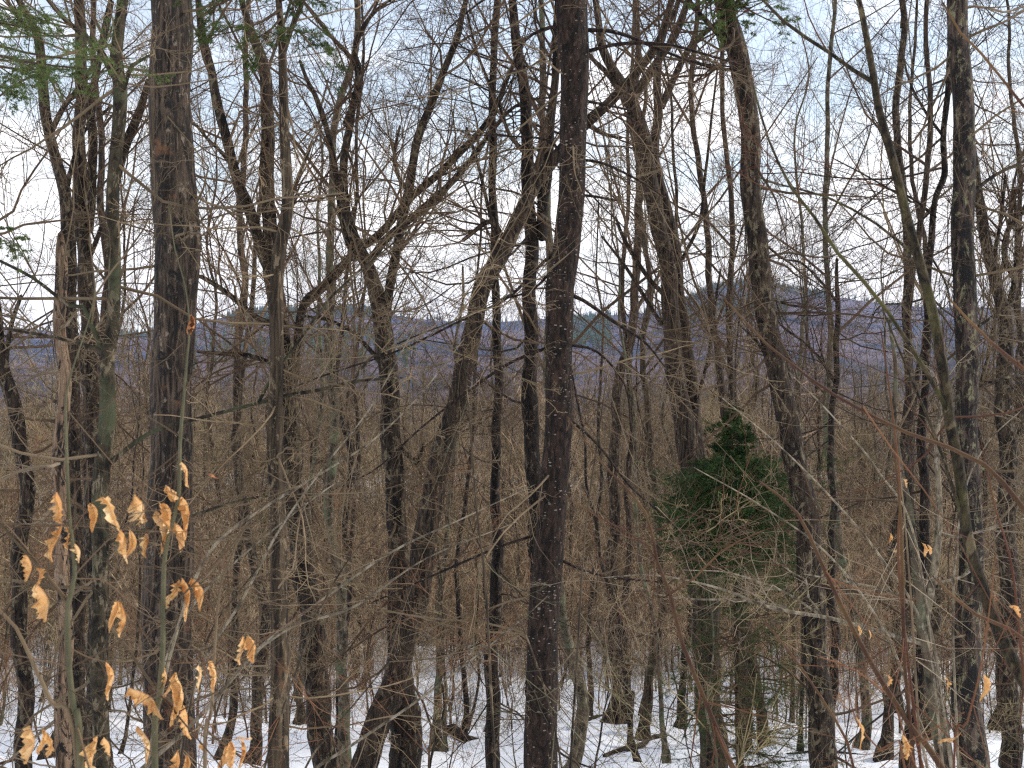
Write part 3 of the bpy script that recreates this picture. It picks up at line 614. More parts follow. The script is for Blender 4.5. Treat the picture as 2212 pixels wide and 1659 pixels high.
bough_set(g, wd, nd_, tp[None], tr_r[None], 75, tsp(.02, .62), (60, 90), (.9, 1.1), .0, 9, 4, 20, .019, .0042, lenfun=lf)
bough_set(g, wd, nd_, tp[None], tr_r[None], 185, tsp(.60, 1.62), (65, 100), (.9, 1.1), -.02, 13, 5, 26, .019, .0042, lenfun=lf)
bough_set(g, wd, nd_, tp[None], tr_r[None], 80, tsp(1.5, 3.7), (70, 105), (.9, 1.1), -.03, 10, 4, 15, .019, .0040, lenfun=lf)
needles(g, nd_, tp[None][:, -3:], 260, .022, .004)
wd.build('branches', M['tw_brown'], root); nd_.build('needles', M['needle'], root)
# hemlock sprays: trees whose trunks are real but stand beyond the edge, and the olive trunk's top
def spray(root, rng_seed, chains, k2, k3, nd, nl, nw, mt='needle2', k1=0):
    g = np.random.default_rng(rng_seed); wd, nn = MB(), MB()
    for ch in chains:
        f = resample(to3(ch, 0), .12); a_, r_ = poly_n(f, 10)
        wd.tubes(a_, r_, 4)
        p1, q1 = spawn(g, a_, r_, 10, (.2, 1), (30, 60), (.3, .6), .6, 6, .06, -.03, rmin=.001, flat=.85)
        wd.tubes(p1, q1, 3)
        p2, q2 = spawn(g, p1, q1, k2, (.1, 1), (30, 60), (.3, .55), .6, 4, .1, -.04, rmin=.0008, flat=.8); wd.tubes(p2, q2, 3)
        p3, q3 = spawn(g, p2, q2, k3, (.1, 1), (30, 60), (.4, .6), .6, 3, .1, -.03, rmin=.0006, flat=.8)
        for p in (a_[:, 3:], p1, p2, p3): needles(g, nn, p, nd, nl, nw)
    wd.build('bough', M['tw_brown'], root); nn.build('needles', M[mt], root)
r1, _ = tree('hemlock_tree', 'hemlock at the left edge reaching green sprays in across the top left corner', 'hemlock', 4.2, [(-210,-200,30),(-200,300,40),(-195,800,46),(-190,1400,52),(-190,1659,55)], [], 'spotted', K=(6,3,2,0), L1=(.3,.7), amp=.05)
spray(r1, 7, [[(-200,40,10,4.2),(-60,80,7,4.1),(60,115,5,4.0),(180,130,4,3.9),(300,125,2,3.9)], [(-200,100,10,4.2),(-80,130,7,4.3),(40,150,5,4.4),(150,150,2,4.4)], [(-200,120,9,4.2),(-90,160,7,4.3),(-10,185,4,4.4),(40,200,2,4.4)],
   [(-200,0,9,4.2),(-50,40,7,4.1),(60,60,4,4.2),(160,95,2,4.2)], [(-200,440,9,4.2),(-90,470,7,4.3),(-20,495,4,4.3),(20,520,2,4.3)], [(-200,-60,9,4.2),(-60,-10,7,4.1),(40,30,4,4.2),(100,50,2,4.2)], [(-200,60,9,4.2),(-40,110,7,4.1),(90,140,4,4.0),(210,150,2,4.0)]], 8, 4, 17, .010, .0020)
hem = [o for o in bpy.data.objects if o.name == 'young_hemlock'][0]
spray(hem, 8, [[(606,60,8,6),(650,70,5,5.7),(680,110,3,5.6),(700,140,2,5.6)], [(606,20,8,6),(560,50,5,5.8),(500,70,3,5.7),(440,80,2,5.7)], [(604,0,8,6),(640,-10,6,5.9),(670,20,3,5.7),(690,60,2,5.7)],
   [(606,40,8,6),(580,70,5,5.8),(560,100,3,5.7),(545,130,2,5.7)], [(602,-30,8,6),(540,-20,6,5.8),(470,10,4,5.7),(425,40,2,5.7)]], 7, 4, 14, .013, .0026)
r2, _ = tree('hemlock_tree', 'hemlock above the frame letting thin green sprays hang over the long leaning trunk', 'hemlock', 5.5, [(1650,-900,12),(1640,-500,14),(1610,-60,2)], [], 'spotted', K=(4,3,2,0), L1=(.3,.7), amp=.05, ground=False, extend=0) if False else (None, None)
lean = [o for o in bpy.data.objects if o.get('label', '').startswith('long trunk leaning')][0]
spray(lean, 9, [[(1575,-60,9,10),(1560,-20,7,9.6),(1545,20,4,9.5),(1540,50,2,9.5)], [(1580,-50,9,10),(1600,10,7,9.6),(1640,35,4,9.5),(1690,55,2,9.5)], [(1575,-40,9,10),(1585,20,7,9.7),(1590,60,2,9.7)]], 7, 4, 14, .02, .0045)

# ------------------------------------------------------------------ near reddish shrubs at the right
def shrub(label, chains, depth, bm, tm, K=(6,3,2), L1=(.15,.5), rmin=.0008, group=None, name='shrub', seed=1, rmax=.003, leaves=()):
    g = np.random.default_rng(seed); c0 = to3(chains[0], depth)
    b0 = c0[-1, :3]; gz = float(G(b0[0], b0[1]))
    root = thing(name, (b0[0], b0[1], gz), label, 'shrub', group)
    tw = MB()
    for i, ch in enumerate(chains):
        P4 = to3(ch, depth)
        l = P4[-1]; gz_ = float(G(l[0], l[1]))-.1
        if i == 0 or ch[-1][1] > 1640:
            dv = P4[-1]-P4[-2]; sl = np.clip(dv[0]/max(.05, abs(dv[2])), -1, 1)
            P4 = np.vstack([P4, [l[0]+sl*(l[2]-gz_)*.4, l[1], (l[2]+gz_)/2, l[3]*1.1], [l[0]+sl*(l[2]-gz_)*.5, l[1], gz_, l[3]*1.2]])
        f = resample(P4, .05); mb = MB(); rough_tube(mb, f, 6, .05, .3, seed*7+i); mb.build('stem', M[bm], root)
        a_, r_ = poly_n(f, 14)
        p1, q1 = spawn(g, a_, r_, K[0], (.03, .85), (30, 55), rr=.5, n=6, wig=.09, up=.05, rmax=rmax, rmin=rmin*1.4, absL=L1)
        tw.tubes(p1, q1, 4); p2, q2 = spawn(g, p1, q1, K[1], (.2, .9), (30, 55), (.35, .6), .6, 4, .1, .05, rmin=rmin); tw.tubes(p2, q2, 3)
        if K[2]: p3, q3 = spawn(g, p2, q2, K[2], (.2, .9), (30, 55), (.4, .6), .6, 3, .1, .05, rmin=rmin*.8); tw.tubes(p3, q3, 3)
    tw.build('twigs', M[tm], root); return root
shrub('near red-brown stems slanting down to the bottom right corner in front of the beech', [
    [(1640,1040,4),(1722,1110,7),(1787,1245,9),(1846,1366,10),(1905,1475,11),(1985,1600,13),(2045,1680,14)],
    [(1640,1330,3),(1700,1400,4),(1770,1500,5),(1830,1600,6),(1850,1680,6)], [(1930,960,4),(1945,1106,6),(1950,1300,8),(1955,1450,8),(1975,1680,9)]], 2.4, 'redbark', 'tw_red', K=(5,2,2), seed=3)
shrub('near orange-brown branch arching across the right side to the edge', [
    [(1560,640,3),(1659,746,5),(1740,810,6),(1802,853,7),(1893,903,8),(1960,935,8),(2049,966,9),(2126,1003,10),(2212,1100,12),(2330,1290,14),(2380,1680,16)],
    [(2050,645,4),(2090,690,6),(2140,740,7),(2212,800,9),(2300,900,11),(2370,1300,13),(2380,1680,14)], [(2040,10,4),(2075,70,5),(2120,115,6),(2165,170,6),(2212,230,7),(2290,340,9),(2360,900,12),(2390,1680,14)],
    [(2020,1250,4),(2060,1290,6),(2110,1330,8),(2180,1360,9),(2260,1420,10),(2370,1680,12)]], 2.0, 'redbark', 'tw_red', K=(5,2,2), seed=4)
shrub('near thin crimson whip stems crossing the lower right trunks', [
    [(2120,960,3),(2150,1100,4),(2180,1200,5),(2200,1350,6),(2230,1680,7)], [(1770,1420,3),(1850,1450,3),(1950,1540,4),(2000,1680,5)],
    [(1905,720,3),(1930,900,4),(1945,1060,5),(1940,1200,6),(1960,1420,6),(1990,1680,7)]], 2.8, 'tw_red', 'tw_red', K=(5,3,2), seed=5)
shrub('near olive-brown stem slanting across the foot of the spruce', [
    [(1225,900,3),(1300,1000,4),(1393,1106,6),(1419,1213,7),(1446,1280,8),(1473,1390,9),(1522,1516,10),(1572,1640,12),(1600,1700,12)], [(1446,1285,5),(1500,1250,5),(1560,1190,4),(1640,1150,3)],
    [(1220,1070,2),(1300,1120,3),(1400,1180,4),(1450,1285,5)]], 3.0, 'redbark', 'tw_red', K=(8,3,2), seed=6)
shrub('near rusty twigs spreading low between the left trunks', [
    [(820,1130,2),(760,1200,3),(700,1300,4),(620,1500,5),(560,1700,6)], [(600,1180,2),(530,1260,3),(440,1400,4),(380,1700,6)], [(900,1350,2),(800,1480,3),(700,1600,4),(640,1700,5)]], 3.4, 'olive', 'tw_red', K=(12,4,3), seed=8, L1=(.2,.7))
shrub('near thin olive whips rising in front of the centre trunks', [
    [(1000,760,2),(1015,900,3),(1030,1100,4),(1050,1300,5),(1070,1700,6)], [(1310,820,2),(1290,960,3),(1260,1200,4),(1230,1700,6)], [(1000,1130,2),(1100,1290,3),(1180,1500,4),(1220,1700,5)]], 4.2, 'olive', 'tw_green', K=(10,4,3), seed=9, L1=(.3,.9))

shrub('pale arching beech stems sweeping from lower left up towards the centre trunk', [
    [(1150,1050,2),(1000,1120,3),(850,1190,5),(703,1290,6),(560,1400,7),(420,1560,9),(250,1720,11)], [(1000,735,2),(900,860,3),(800,955,4),(690,1025,5),(560,1105,6),(450,1200,7),(370,1400,8),(320,1645,9)],
    [(1110,1130,2),(920,1206,3),(766,1310,5),(640,1350,5),(560,1400,6)], [(1180,1290,2),(1106,1356,3),(910,1506,5),(760,1610,6),(640,1700,7)], [(900,700,2),(800,880,3),(700,1010,4),(600,1150,5),(520,1300,6),(430,1450,6),(380,1680,7)],
    [(780,1010,2),(700,1060,3),(560,1170,4),(430,1290,5),(360,1420,5),(330,1660,6)]], 5.0, 'limb_pale', 'tw_grey', K=(9,3,2), seed=12, L1=(.3,.9), name='arching_beech')
shrub('pale thin whips leaning left across the trunks below the curving mossy stem', [
    [(1560,860,2),(1680,960,3),(1800,1080,4),(1900,1200,5),(2000,1370,6),(2060,1690,8)], [(1700,800,2),(1800,900,3),(1900,1020,4),(1980,1180,5),(2040,1690,7)], [(1500,1010,2),(1640,1090,3),(1780,1190,4),(1890,1330,5),(1960,1480,6),(2010,1690,7)],
    [(2212,880,2),(2130,960,3),(2080,1080,4),(2060,1300,5),(2070,1690,6)]], 5.5, 'limb_pale', 'tw_grey', K=(8,3,2), seed=13, L1=(.3,.9), name='arching_beech')
# ------------------------------------------------------------------ near beech saplings with dead leaves
def leaf_mesh(g, A, B, wd, fold, curl, twist):
    """A attach, B tip (3-D); a folded, curled leaf with ribbed halves, as a grid mesh"""
    ax = B-A; ln = np.linalg.norm(ax); ax = ax/ln
    sd_ = norm(np.cross(ax, np.array([0, 1.0, 0]))+g.normal(0, .25, 3)); nr = np.cross(ax, sd_)
    nu, nv = 17, 9; V = np.zeros((nu, nv, 3))
    edge = np.clip(g.normal(-.05, .22, (nu, 2)), -.7, .3); kb = g.uniform(-.5, .5)
    for i in range(nu):
        u = i/(nu-1); w_ = wd*.5*(math.sin(math.pi*min(1, u**.75*1.0))**.75)*(1-.25*u)+.0006
        th = twist*(u-.5); s2 = sd_*math.cos(th)+nr*math.sin(th); n2 = nr*math.cos(th)-sd_*math.sin(th)
        c = A+ax*ln*u+n2*curl*ln*math.sin(u*3.14)+s2*(.09*math.sin(u*5+curl*9)+.10*kb*math.sin(u*3.14))*ln
        for j in range(nv):
            v = (j/(nv-1))*2-1; av = abs(v)*(1+edge[i, 0 if v < 0 else 1]*abs(v))
            a = fold*(1+.5*av); rib = .11*wd*math.sin((u*12-av*2.2)*3.14*.9)*av
            V[i, j] = c+s2*math.copysign(1, v)*av*w_*1.5*math.cos(a)+n2*(av*w_*1.5*math.sin(a)+rib)-n2*0
    idx = np.arange(nu*nv).reshape(nu, nv)
    q = np.stack([idx[:-1, :-1], idx[:-1, 1:], idx[1:, 1:], idx[1:, :-1]], -1).reshape(-1, 4)
    return V.reshape(-1, 3), q
def add_leaf(g, root, a, b_, wpx, depth, label=None, mt='leaf', stalk_to=None):
    b_ = (a[0]+(b_[0]-a[0])*1.12, a[1]+(b_[1]-a[1])*1.12); A = P(a[0], a[1], depth); B = P(b_[0], b_[1], depth+g.uniform(-.02, .02))
    v, q = leaf_mesh(g, A, B, wpx*depth/F*2.0, g.uniform(.8, 1.3), g.uniform(-.10, .10), g.uniform(-.9, .9))
    mb = MB(); mb.raw(v, q); o = mb.build('leaf', M[mt], root)
    if label: o['label'] = label
    return o
def sapling(label, stems, depth, bm, tm, K, leaves, seed, twig_chains=(), name='beech_sapling', L1=(.2, .6)):
    g = np.random.default_rng(seed); c0 = to3(stems[0], depth); b0 = c0[-1, :3]; gz = float(G(b0[0], b0[1]))
    root = thing(name, (b0[0], b0[1], gz), label, 'sapling')
    tw = MB()
    for i, ch in enumerate(stems):
        P4 = to3(ch, depth)
        if ch[-1][1] > 1640: l = P4[-1]; P4 = np.vstack([P4, [l[0]+.02, l[1], (l[2]+gz)/2, l[3]*1.1], [l[0]+.03, l[1], gz-.05, l[3]*1.2]])
        f = resample(P4, .02); mb = MB(); rough_tube(mb, f, 8, .04, .25, seed*9+i); mb.build('stem', M[bm], root)
        a_, r_ = poly_n(f, 20); p1, q1 = spawn(g, a_, r_, K[0], (.03, .6), (35, 60), rr=.4, n=6, wig=.12, up=.03, rmax=.0016, rmin=.0006, absL=L1)
        tw.tubes(p1, q1, 4); p2, q2 = spawn(g, p1, q1, K[1], (.2, .95), (30, 55), (.3, .5), .6, 4, .14, .03, rmin=.0005); tw.tubes(p2, q2, 3)
    for ch in twig_chains:
        f = resample(to3(ch, depth), .02); a_, r_ = poly_n(f, 14); tw.tubes(a_, r_, 5)
        p1, q1 = spawn(g, a_, r_, 4, (.2, .95), (30, 55), rr=.6, n=5, wig=.14, up=.02, rmin=.0005, absL=(.05, .2)); tw.tubes(p1, q1, 3)
    tw.build('twigs', M[tm], root)
    for lf_ in leaves:
        add_leaf(g, root, lf_[0], lf_[1], lf_[2], depth+g.uniform(-.03, .03), mt='leaf2' if len(lf_) > 3 else 'leaf')
    return root
sapling('near green-stemmed beech sapling at lower left, the leftmost with curled tan leaves', [
    [(215,560,1.5),(195,680,2.5),(165,770,3.5),(143,850,5),(143,950,7),(150,1106,8),(163,1240,10),(148,1306,12),(150,1440,13),(160,1530,14),(175,1670,16)]], 1.5, 'tw_green', 'tw_brown', (9, 3), [
    ((124,1063),(138,1122),28),((197,1086),(205,1142),20),((220,1076),(262,1142),24),((262,1144),(280,1206),22),((285,1144),(278,1200),22),((130,1136),(120,1205),18),((142,1138),(151,1188),13),((160,1170),(174,1210),17),
    ((62,1198),(60,1250),15),((76,1226),(84,1262),15),((84,1258),(101,1336),24),((250,1300),(240,1360),17),((262,1300),(263,1370),16),((229,1430),(240,1502),19),((68,1568),(62,1642),22),((86,1574),(88,1622),13),((105,1582),(108,1632),13),
    ((206,1590),(209,1668),26),((226,1592),(241,1628),16)], 21,
    [[(163,1240,4),(200,1200,3),(240,1160,3),(300,1120,2),(330,1060,1.5)], [(150,1440,4),(60,1420,3),(-30,1405,2)], [(150,1300,4),(110,1250,3),(70,1200,3),(20,1140,3),(-20,1100,2)], [(163,1220,3),(150,1130,2.5),(130,1070,2)],
     [(160,1250,3),(220,1250,3),(300,1320,2.5),(345,1345,2)], [(152,1400,3),(230,1430,2),(330,1380,1.5)], [(170,1600,3),(230,1585,2.5),(300,1520,2),(400,1460,1.5)], [(150,1000,2),(100,930,2),(40,880,1.5)], [(160,1540,3),(100,1575,2),(50,1565,1.5)], [(155,1150,3),(200,1085,2),(230,1072,1.5)]])
sapling('near slim green beech sapling carrying most of the tan leaves, right of the leftmost one', [
    [(365,440,1),(378,540,1.5),(398,610,2.5),(409,700,3.5),(403,780,5),(397,850,6),(388,960,8),(384,1080,9),(357,1190,10),(352,1300,11),(351,1400,12),(344,1500,13),(333,1670,15)]], 1.6, 'tw_green', 'tw_brown', (9, 3), [
    ((292,1068),(320,1118),36),((364,1046),(407,1146),32),((340,1100),(356,1182),28),((372,1120),(393,1182),24),((350,1090),(372,1140),26),((317,1154),(320,1200),15),((382,1252),(363,1320),20),((397,1246),(408,1327),26),((416,1248),(436,1310),22),
    ((280,1484),(352,1542),26),((356,1442),(345,1488),24),((385,1452),(378,1554),32),((368,1470),(362,1500),20),((394,1524),(416,1586),18),((428,1436),(435,1492),18),((300,1568),(321,1642),21),((388,1622),(379,1680),22),((406,1630),(399,1680),18),
    ((409,680),(411,722),26,1),((391,998),(411,1046),20),((455,1029),(473,1031),8,1)], 22,
    [[(352,1225,4),(400,1180,3),(470,1130,2.5),(540,1060,2)], [(352,1330,5),(430,1250,4),(500,1180,3),(553,1110,2.5),(640,1030,2)], [(350,1400,3),(300,1360,2.5),(240,1300,2)], [(357,1190,3),(330,1120,3),(300,1060,2)], [(360,1150,3),(375,1080,2.5),(365,1040,2)],
     [(384,1080,3),(420,1040,2),(455,1028,1.5)], [(395,850,3),(440,780,2),(520,740,1.5)], [(345,1480,3),(420,1440,2),(460,1430,1.5)], [(340,1560,3),(420,1520,3),(500,1470,2),(560,1370,1.5)], [(385,940,3),(320,900,2.5),(240,860,2)], [(352,1300,3),(290,1250,2),(230,1190,1.5)]])
sapling('near thin beech sapling with few tan leaves, rightmost of the leafy group', [
    [(530,1100,2),(503,1195,4),(480,1250,4.5),(470,1320,5.5),(463,1420,6.5),(456,1540,8),(443,1670,9)]], 1.8, 'tw_grey', 'tw_brown', (8, 3), [
    ((461,1428),(465,1492),17),((524,1373),(524,1428),20),((534,1374),(551,1424),22),((500,1600),(505,1655),22),((521,1594),(524,1660),24),((489,1612),(478,1660),20),((435,1605),(445,1625),14),((540,1590),(510,1600),14)], 23,
    [[(463,1440,3),(500,1400,2.5),(540,1350,2),(600,1290,1.5)], [(450,1600,3),(500,1590,2.5),(560,1560,2)], [(470,1330,2.5),(520,1280,2),(600,1230,1.5)]])
sapling('near bare pale-brown sapling stem slanting up from the bottom left corner', [
    [(-60,1240,5),(0,1319,6.5),(35,1356,7.5),(75,1440,9),(110,1516,10),(170,1670,11)], [(-40,1080,5),(0,1130,6),(55,1190,7),(100,1240,7),(146,1300,7)]], 1.5, 'tw_grey', 'tw_brown', (8, 3), [], 24)
sapling('near sapling at the bottom right holding blurred pale leaves', [
    [(2150,1200,2),(2140,1300,3),(2120,1440,4),(2090,1560,5),(2060,1680,6)], [(1830,1480,2),(1850,1560,3),(1900,1620,4),(1960,1690,5)]], 1.7, 'tw_red', 'tw_red', (6, 3), [
   
    ((1849,1546),(1863,1614),9),((1949,1584),(1965,1634),15),((2028,1608),(2070,1580),15),((2127,1458),(2121,1512),12),((2180,1308),(2202,1330),12),((2044,1462),(2048,1486),10),((1917,1455),(1920,1480),7)], 25,
    [[(2120,1440,2.5),(2160,1380,2),(2190,1310,1.5)], [(2080,1590,2),(2050,1560,2),(2000,1590,1.5)], [(1850,1560,2),(1848,1500,1.5)]])
sapling('twiggy sapling right of centre with small tan leaves beside the thin crooked dark tree', [
    [(1935,960,2),(1950,1080,3),(1960,1200,4),(1975,1400,5),(1990,1670,6)]], 4.5, 'tw_grey', 'tw_pale', (12, 4), [
    ((1990,1172),(1998,1198),12),((2001,1176),(2010,1196),9),((1921,1150),(1922,1170),8),((1938,1184),(1930,1192),6),((1950,1036),(1958,1052),6),((1855,1350),(1856,1376),6),((1878,1360),(1880,1380),6)], 26, L1=(.4, 1.0))

# ------------------------------------------------------------------ traced mid-distance trees whose feet show on the snow
def footed(label, px, py, w_, lean, H, mt='mid', tm='tw_brown', name='maple_tree', cat='tree', group=None, K=(9,5,4,2), depth=None, amp=.08, seed=None, crown=.35, broken=False):
    _sd[0] += 1; g = np.random.default_rng(5000+_sd[0]); d = depth or base_depth(px, py)
    x = (px-CX)/F*d; z = float(G(x, d)); r = w_*d/F/2
    root = thing(name, (x, d, z), label, cat, group)
    n = 14; s = np.linspace(0, 1, n); wob = np.cumsum(g.normal(0, .012*H, n)); wob -= wob[0]
    P4 = np.stack([x+lean*s*H+wob*.6, d+np.cumsum(g.normal(0, .01*H, n)), z-.2+s*H, r*(1.18-.2*np.minimum(1, s*8))*(1-(.75 if not broken else .2)*s)], -1)
    f = resample(P4, .2); f[:, 3] *= 1+.75*np.exp(-np.clip(f[:, 2]-z, 0, 9)/.16); mb = MB(); rough_tube(mb, f, 10, amp*1.4, .25, _sd[0]); mb.build('trunk', M[mt], root)
    if not broken:
        tw = MB(); a_, r_ = poly_n(f, 16)
        p1, q1 = spawn(g, a_, r_, K[0], (crown, .97), (25, 60), (.22, .42), .5, 6, .13, .08, rmin=.006); tw.tubes(p1, q1, 5)
        p0, q0 = spawn(g, a_, r_, K[0]//2, (.08, crown), (50, 95), rr=.3, n=5, wig=.13, up=.02, rmin=.003, rmax=.01, absL=(.5, 1.6)); tw.tubes(p0, q0, 4)
        for pp, qq in ((p1, q1), (p0, q0[:, :])):
            p2, q2 = spawn(g, pp, qq, K[1], (.2, 1), (28, 60), (.35, .65), .6, 4, .16, .05, rmin=.004); tw.tubes(p2, q2, 3)
            p3, q3 = spawn(g, p2, q2, K[2], (.2, 1), (28, 60), (.4, .75), .65, 3, .2, .04, rmin=.003); tw.tubes(p3, q3, 3)
            p4, q4 = spawn(g, p3, q3, K[3], (.2, 1), (28, 60), (.4, .8), .7, 3, .2, .03, rmin=.0025); tw.tubes(p4, q4, 3)
        tw.build('branches', M[tm], root)
    return root
footed('grey trunk with snow at its foot, right of the white-flecked centre trunk', 1325, 1562, 30, .0, 20)
footed('slim grey trunk touching the left one of the pair behind the fallen log', 1345, 1556, 18, .02, 17)
footed('thin dark leaning stem crossing the fallen log', 1382, 1645, 10, -.10, 9, 'black')
footed('thin leaning pole right of the fallen log', 1440, 1640, 11, -.12, 11, 'grey')
footed('mid-sized tan-barked tree standing just behind the fallen log', 1384, 1592, 20, -.03, 17, 'snag' if False else 'olive')
footed('grey-brown trunk immediately right of the centre trunk at the frame bottom', 1228, 1690, 26, .01, 17, 'grey')
footed('narrow trunk second right of the centre trunk', 1268, 1540, 12, .0, 13)
footed('dark narrow trunk left of the spruce foot', 1470, 1565, 16, .0, 16, 'black')
footed('dark trunk between the spruce and the long leaning trunk', 1612, 1625, 20, -.01, 18, 'ash')
footed('leaning brown trunk left of the long leaning trunk, foot on open snow', 1655, 1606, 22, -.10, 19, 'ash')
footed('straight narrow pole on snow right of the long leaning trunk', 1860, 1612, 20, -.03, 16, 'grey')
footed('dark pole with its foot on snow before the slender beech', 1925, 1646, 22, .01, 17, 'ash')
footed('very thin straight dark pole standing beside the long leaning trunk', 1727, 1622, 9, .0, 11, 'black')
footed('trunk with a flared foot behind the curving mossy stem', 1985, 1600, 26, -.01, 20, 'maple')
footed('smooth pale-spotted trunk left of the leaning ridged trunk', 742, 1680, 26, .03, 18, 'grey')
footed('dark slender trunk against the smooth pale-spotted one', 726, 1676, 16, .03, 14, 'black')
footed('forked grey sapling trunk rooted in snow right of the burl tree', 930, 1622, 18, .06, 10, 'grey')
footed('black pole between the burl tree and the thin black stem', 1000, 1600, 12, .02, 14, 'black')
footed('brown trunk at the left behind the green sapling', 100, 1640, 26, .01, 18, 'ash')
footed('dark trunk right of the thickest trunk, foot hidden by leaves', 470, 1640, 18, .02, 17, 'maple')
footed('rough trunk left of the slim olive trunk', 545, 1650, 24, .0, 19, 'maple')
footed('grey pole just right of the slim olive trunk', 655, 1560, 16, .03, 16, 'grey')
footed('sloping trunk by the right edge of the snow', 2150, 1565, 22, .02, 18, 'maple')
footed('short broken stub standing in snow near the fallen log', 1345+20, 1608, 12, .0, 1.2, 'ash', broken=True, name='tree_stump', cat='stump')
# logs
def log(label, pts, cat='fallen log', mt='ash', seed=1, name='fallen_log'):
    P4 = to3(pts, 0); P4[:, 2] = np.maximum(P4[:, 2], G(P4[:, 0], P4[:, 1])+P4[:, 3]*.4)
    f = resample(P4, .1); root = tag_root = None
    mb = MB(); rough_tube(mb, f, 9, .12, .4, seed); o = mb.build(name, M[mt], None, loc=P4[0, :3]); tag(o, label, cat); return o
d1 = base_depth(1310, 1636); d2 = base_depth(1440, 1600)
log('fallen log lying aslant on the snow right of the centre trunk', [(1305,1634,8,d1),(1350,1620,11,d1+.2),(1400,1606,12,d2-.3),(1442,1590,9,d2)], seed=301)
d1 = base_depth(970, 1620)
log('dark rotten log and root mass in snow right of the burl tree', [(962,1588,14,d1+.3),(985,1580,26,d1+.2),(1010,1596,22,d1+.1),(1035,1618,12,d1)], mt='black', seed=302)
d1 = base_depth(1700, 1635)
log('thin dark branch arched low over the snow beside the long leaning trunk', [(1700,1628,4,d1),(1760,1622,5,d1+.3),(1820,1626,4,d1+.2),(1880,1632,3,d1)], cat='branch', mt='black', seed=303, name='fallen_branch')
d1 = base_depth(1275, 1560)
log('small mossy log end half buried behind the centre trunk', [(1262,1566,12,d1),(1290,1556,14,d1+.2),(1318,1552,8,d1+.4)], mt='mossy', seed=304)

# ------------------------------------------------------------------ repeats filling the wood: prototypes, then copies
def proto(seed, H, r0, k, low, bm, tm, name, label, cat, group, parts=True, thick=1.0, lean=.02, ang=(22, 55), L1=(.25, .45)):
    g = np.random.default_rng(seed); root = thing(name, (0, 0, 0), label, cat, group)
    n = 12; s = np.linspace(0, 1, n); w1 = np.cumsum(g.normal(0, .012*H, n)); w2 = np.cumsum(g.normal(0, .012*H, n)); w1 -= w1[0]; w2 -= w2[0]
    P4 = np.stack([w1+lean*H*s, w2, -.3+s*H, r0*(1.2-.25*np.minimum(1, s*9))*(1-.85*s)], -1)
    f = resample(P4, .25 if H > 8 else .15); f[:, 3] *= 1+(.7 if H > 8 else .3)*np.exp(-np.clip(f[:, 2], 0, 9)/.2); mb = MB(); rough_tube(mb, f, 7 if H > 8 else 5, .08, .3, seed); mb.build('trunk', M[bm], root)
    tw = MB(); a_, r_ = poly_n(f, 16)
    p1, q1 = spawn(g, a_, r_, k[0], (low, .97), ang, L1, .5, 6, .13, .08, rmin=.006*thick); tw.tubes(p1, q1, 4)
    p2, q2 = spawn(g, p1, q1, k[1], (.2, 1), (25, 60), (.4, .7), .6, 5, .15, .05, rmin=.004*thick); tw.tubes(p2, q2, 3)
    p3, q3 = spawn(g, p2, q2, k[2], (.15, 1), (25, 60), (.4, .75), .65, 3, .2, .04, rmin=.003*thick); tw.tubes(p3, q3, 3)
    p4, q4 = spawn(g, p3, q3, k[3], (.2, 1), (25, 60), (.45, .8), .7, 3, .2, .03, rmin=.0025*thick); tw.tubes(p4, q4, 3)
    tw.build('branches', M[tm], root); return root
def copy_thing(r):
    c = r.copy(); COL.objects.link(c)
    for ch in r.children:
        d_ = ch.copy(); COL.objects.link(d_); d_.parent = c
    return c
def scatter(protos, n, d0, d1, sc, seed, x0=-350, x1=2560, tilt=.04, dens=1.0):
    g = random.Random(seed); first = set(range(len(protos)))
    for i in range(n):
        p = protos[i % len(protos)]
        o = p if i < len(protos) else copy_thing(p)
        u = g.random(); d_ = math.sqrt(d0*d0+u**dens*(d1*d1-d0*d0)); px_ = g.uniform(x0, x1); x = (px_-CX)/F*d_
        o.location = (x, d_, float(G(x, d_))-.05); s_ = g.uniform(*sc); o.scale = (s_, s_, s_*g.uniform(.9, 1.1))
        o.rotation_euler = (g.gauss(0, tilt), g.gauss(0, tilt), g.uniform(0, 6.28))
KB = (('mid', 'plain brown'), ('maple', 'rough dark'), ('ash', 'ridged brown'), ('grey', 'smooth grey'))
talls = [proto(400+i, 19, .115, (15, 6, 5, 4), .28, KB[i][0], ('tw_brown', 'tw_grey', 'tw_brown', 'tw_grey')[i], 'bare_tree', 'tall bare tree with '+KB[i][1]+' bark, standing back in the wood among many alike', 'tree', 'tall '+KB[i][1]+' trees back in the wood') for i in range(4)]
scatter(talls, 112, 24, 110, (.75, 1.15), 1, dens=.8)
KP = (('mid', 'plain brown'), ('black', 'near-black'), ('grey', 'smooth grey'), ('ash', 'ridged brown'))
poles = [proto(500+i, 9, .045, (16, 5, 4, 3), .25, KP[i][0], ('bush_tan', 'tw_brown', 'bush_olive', 'bush_tan')[i], 'young_tree', 'thin bare pole of a young tree with '+KP[i][1]+' bark in the snowy understorey', 'young tree', KP[i][1]+' poles of young trees in the snow', ang=(35, 75), L1=(.15, .32)) for i in range(4)]
scatter(poles, 298, 17, 70, (.7, 1.2), 2, dens=.75, tilt=.06)
KS = (('mid', 'bush_tan', 'dark brown'), ('grey', 'bush_olive', 'pale grey'), ('olive', 'bush_rust', 'rusty'), ('olive', 'bush_tan', 'olive-stemmed'))
saps = [proto(600+i, 3.6, .017, (16, 5, 4, 3), .1, KS[i][0], KS[i][1], 'bare_sapling', 'twiggy leafless '+KS[i][2]+' sapling, one of many in the understorey', 'sapling', KS[i][2]+' twiggy saplings of the understorey', thick=.8, ang=(35, 75), L1=(.25, .5)) for i in range(4)]
scatter(saps, 290, 9, 60, (.7, 1.5), 3, dens=.8, tilt=.09)
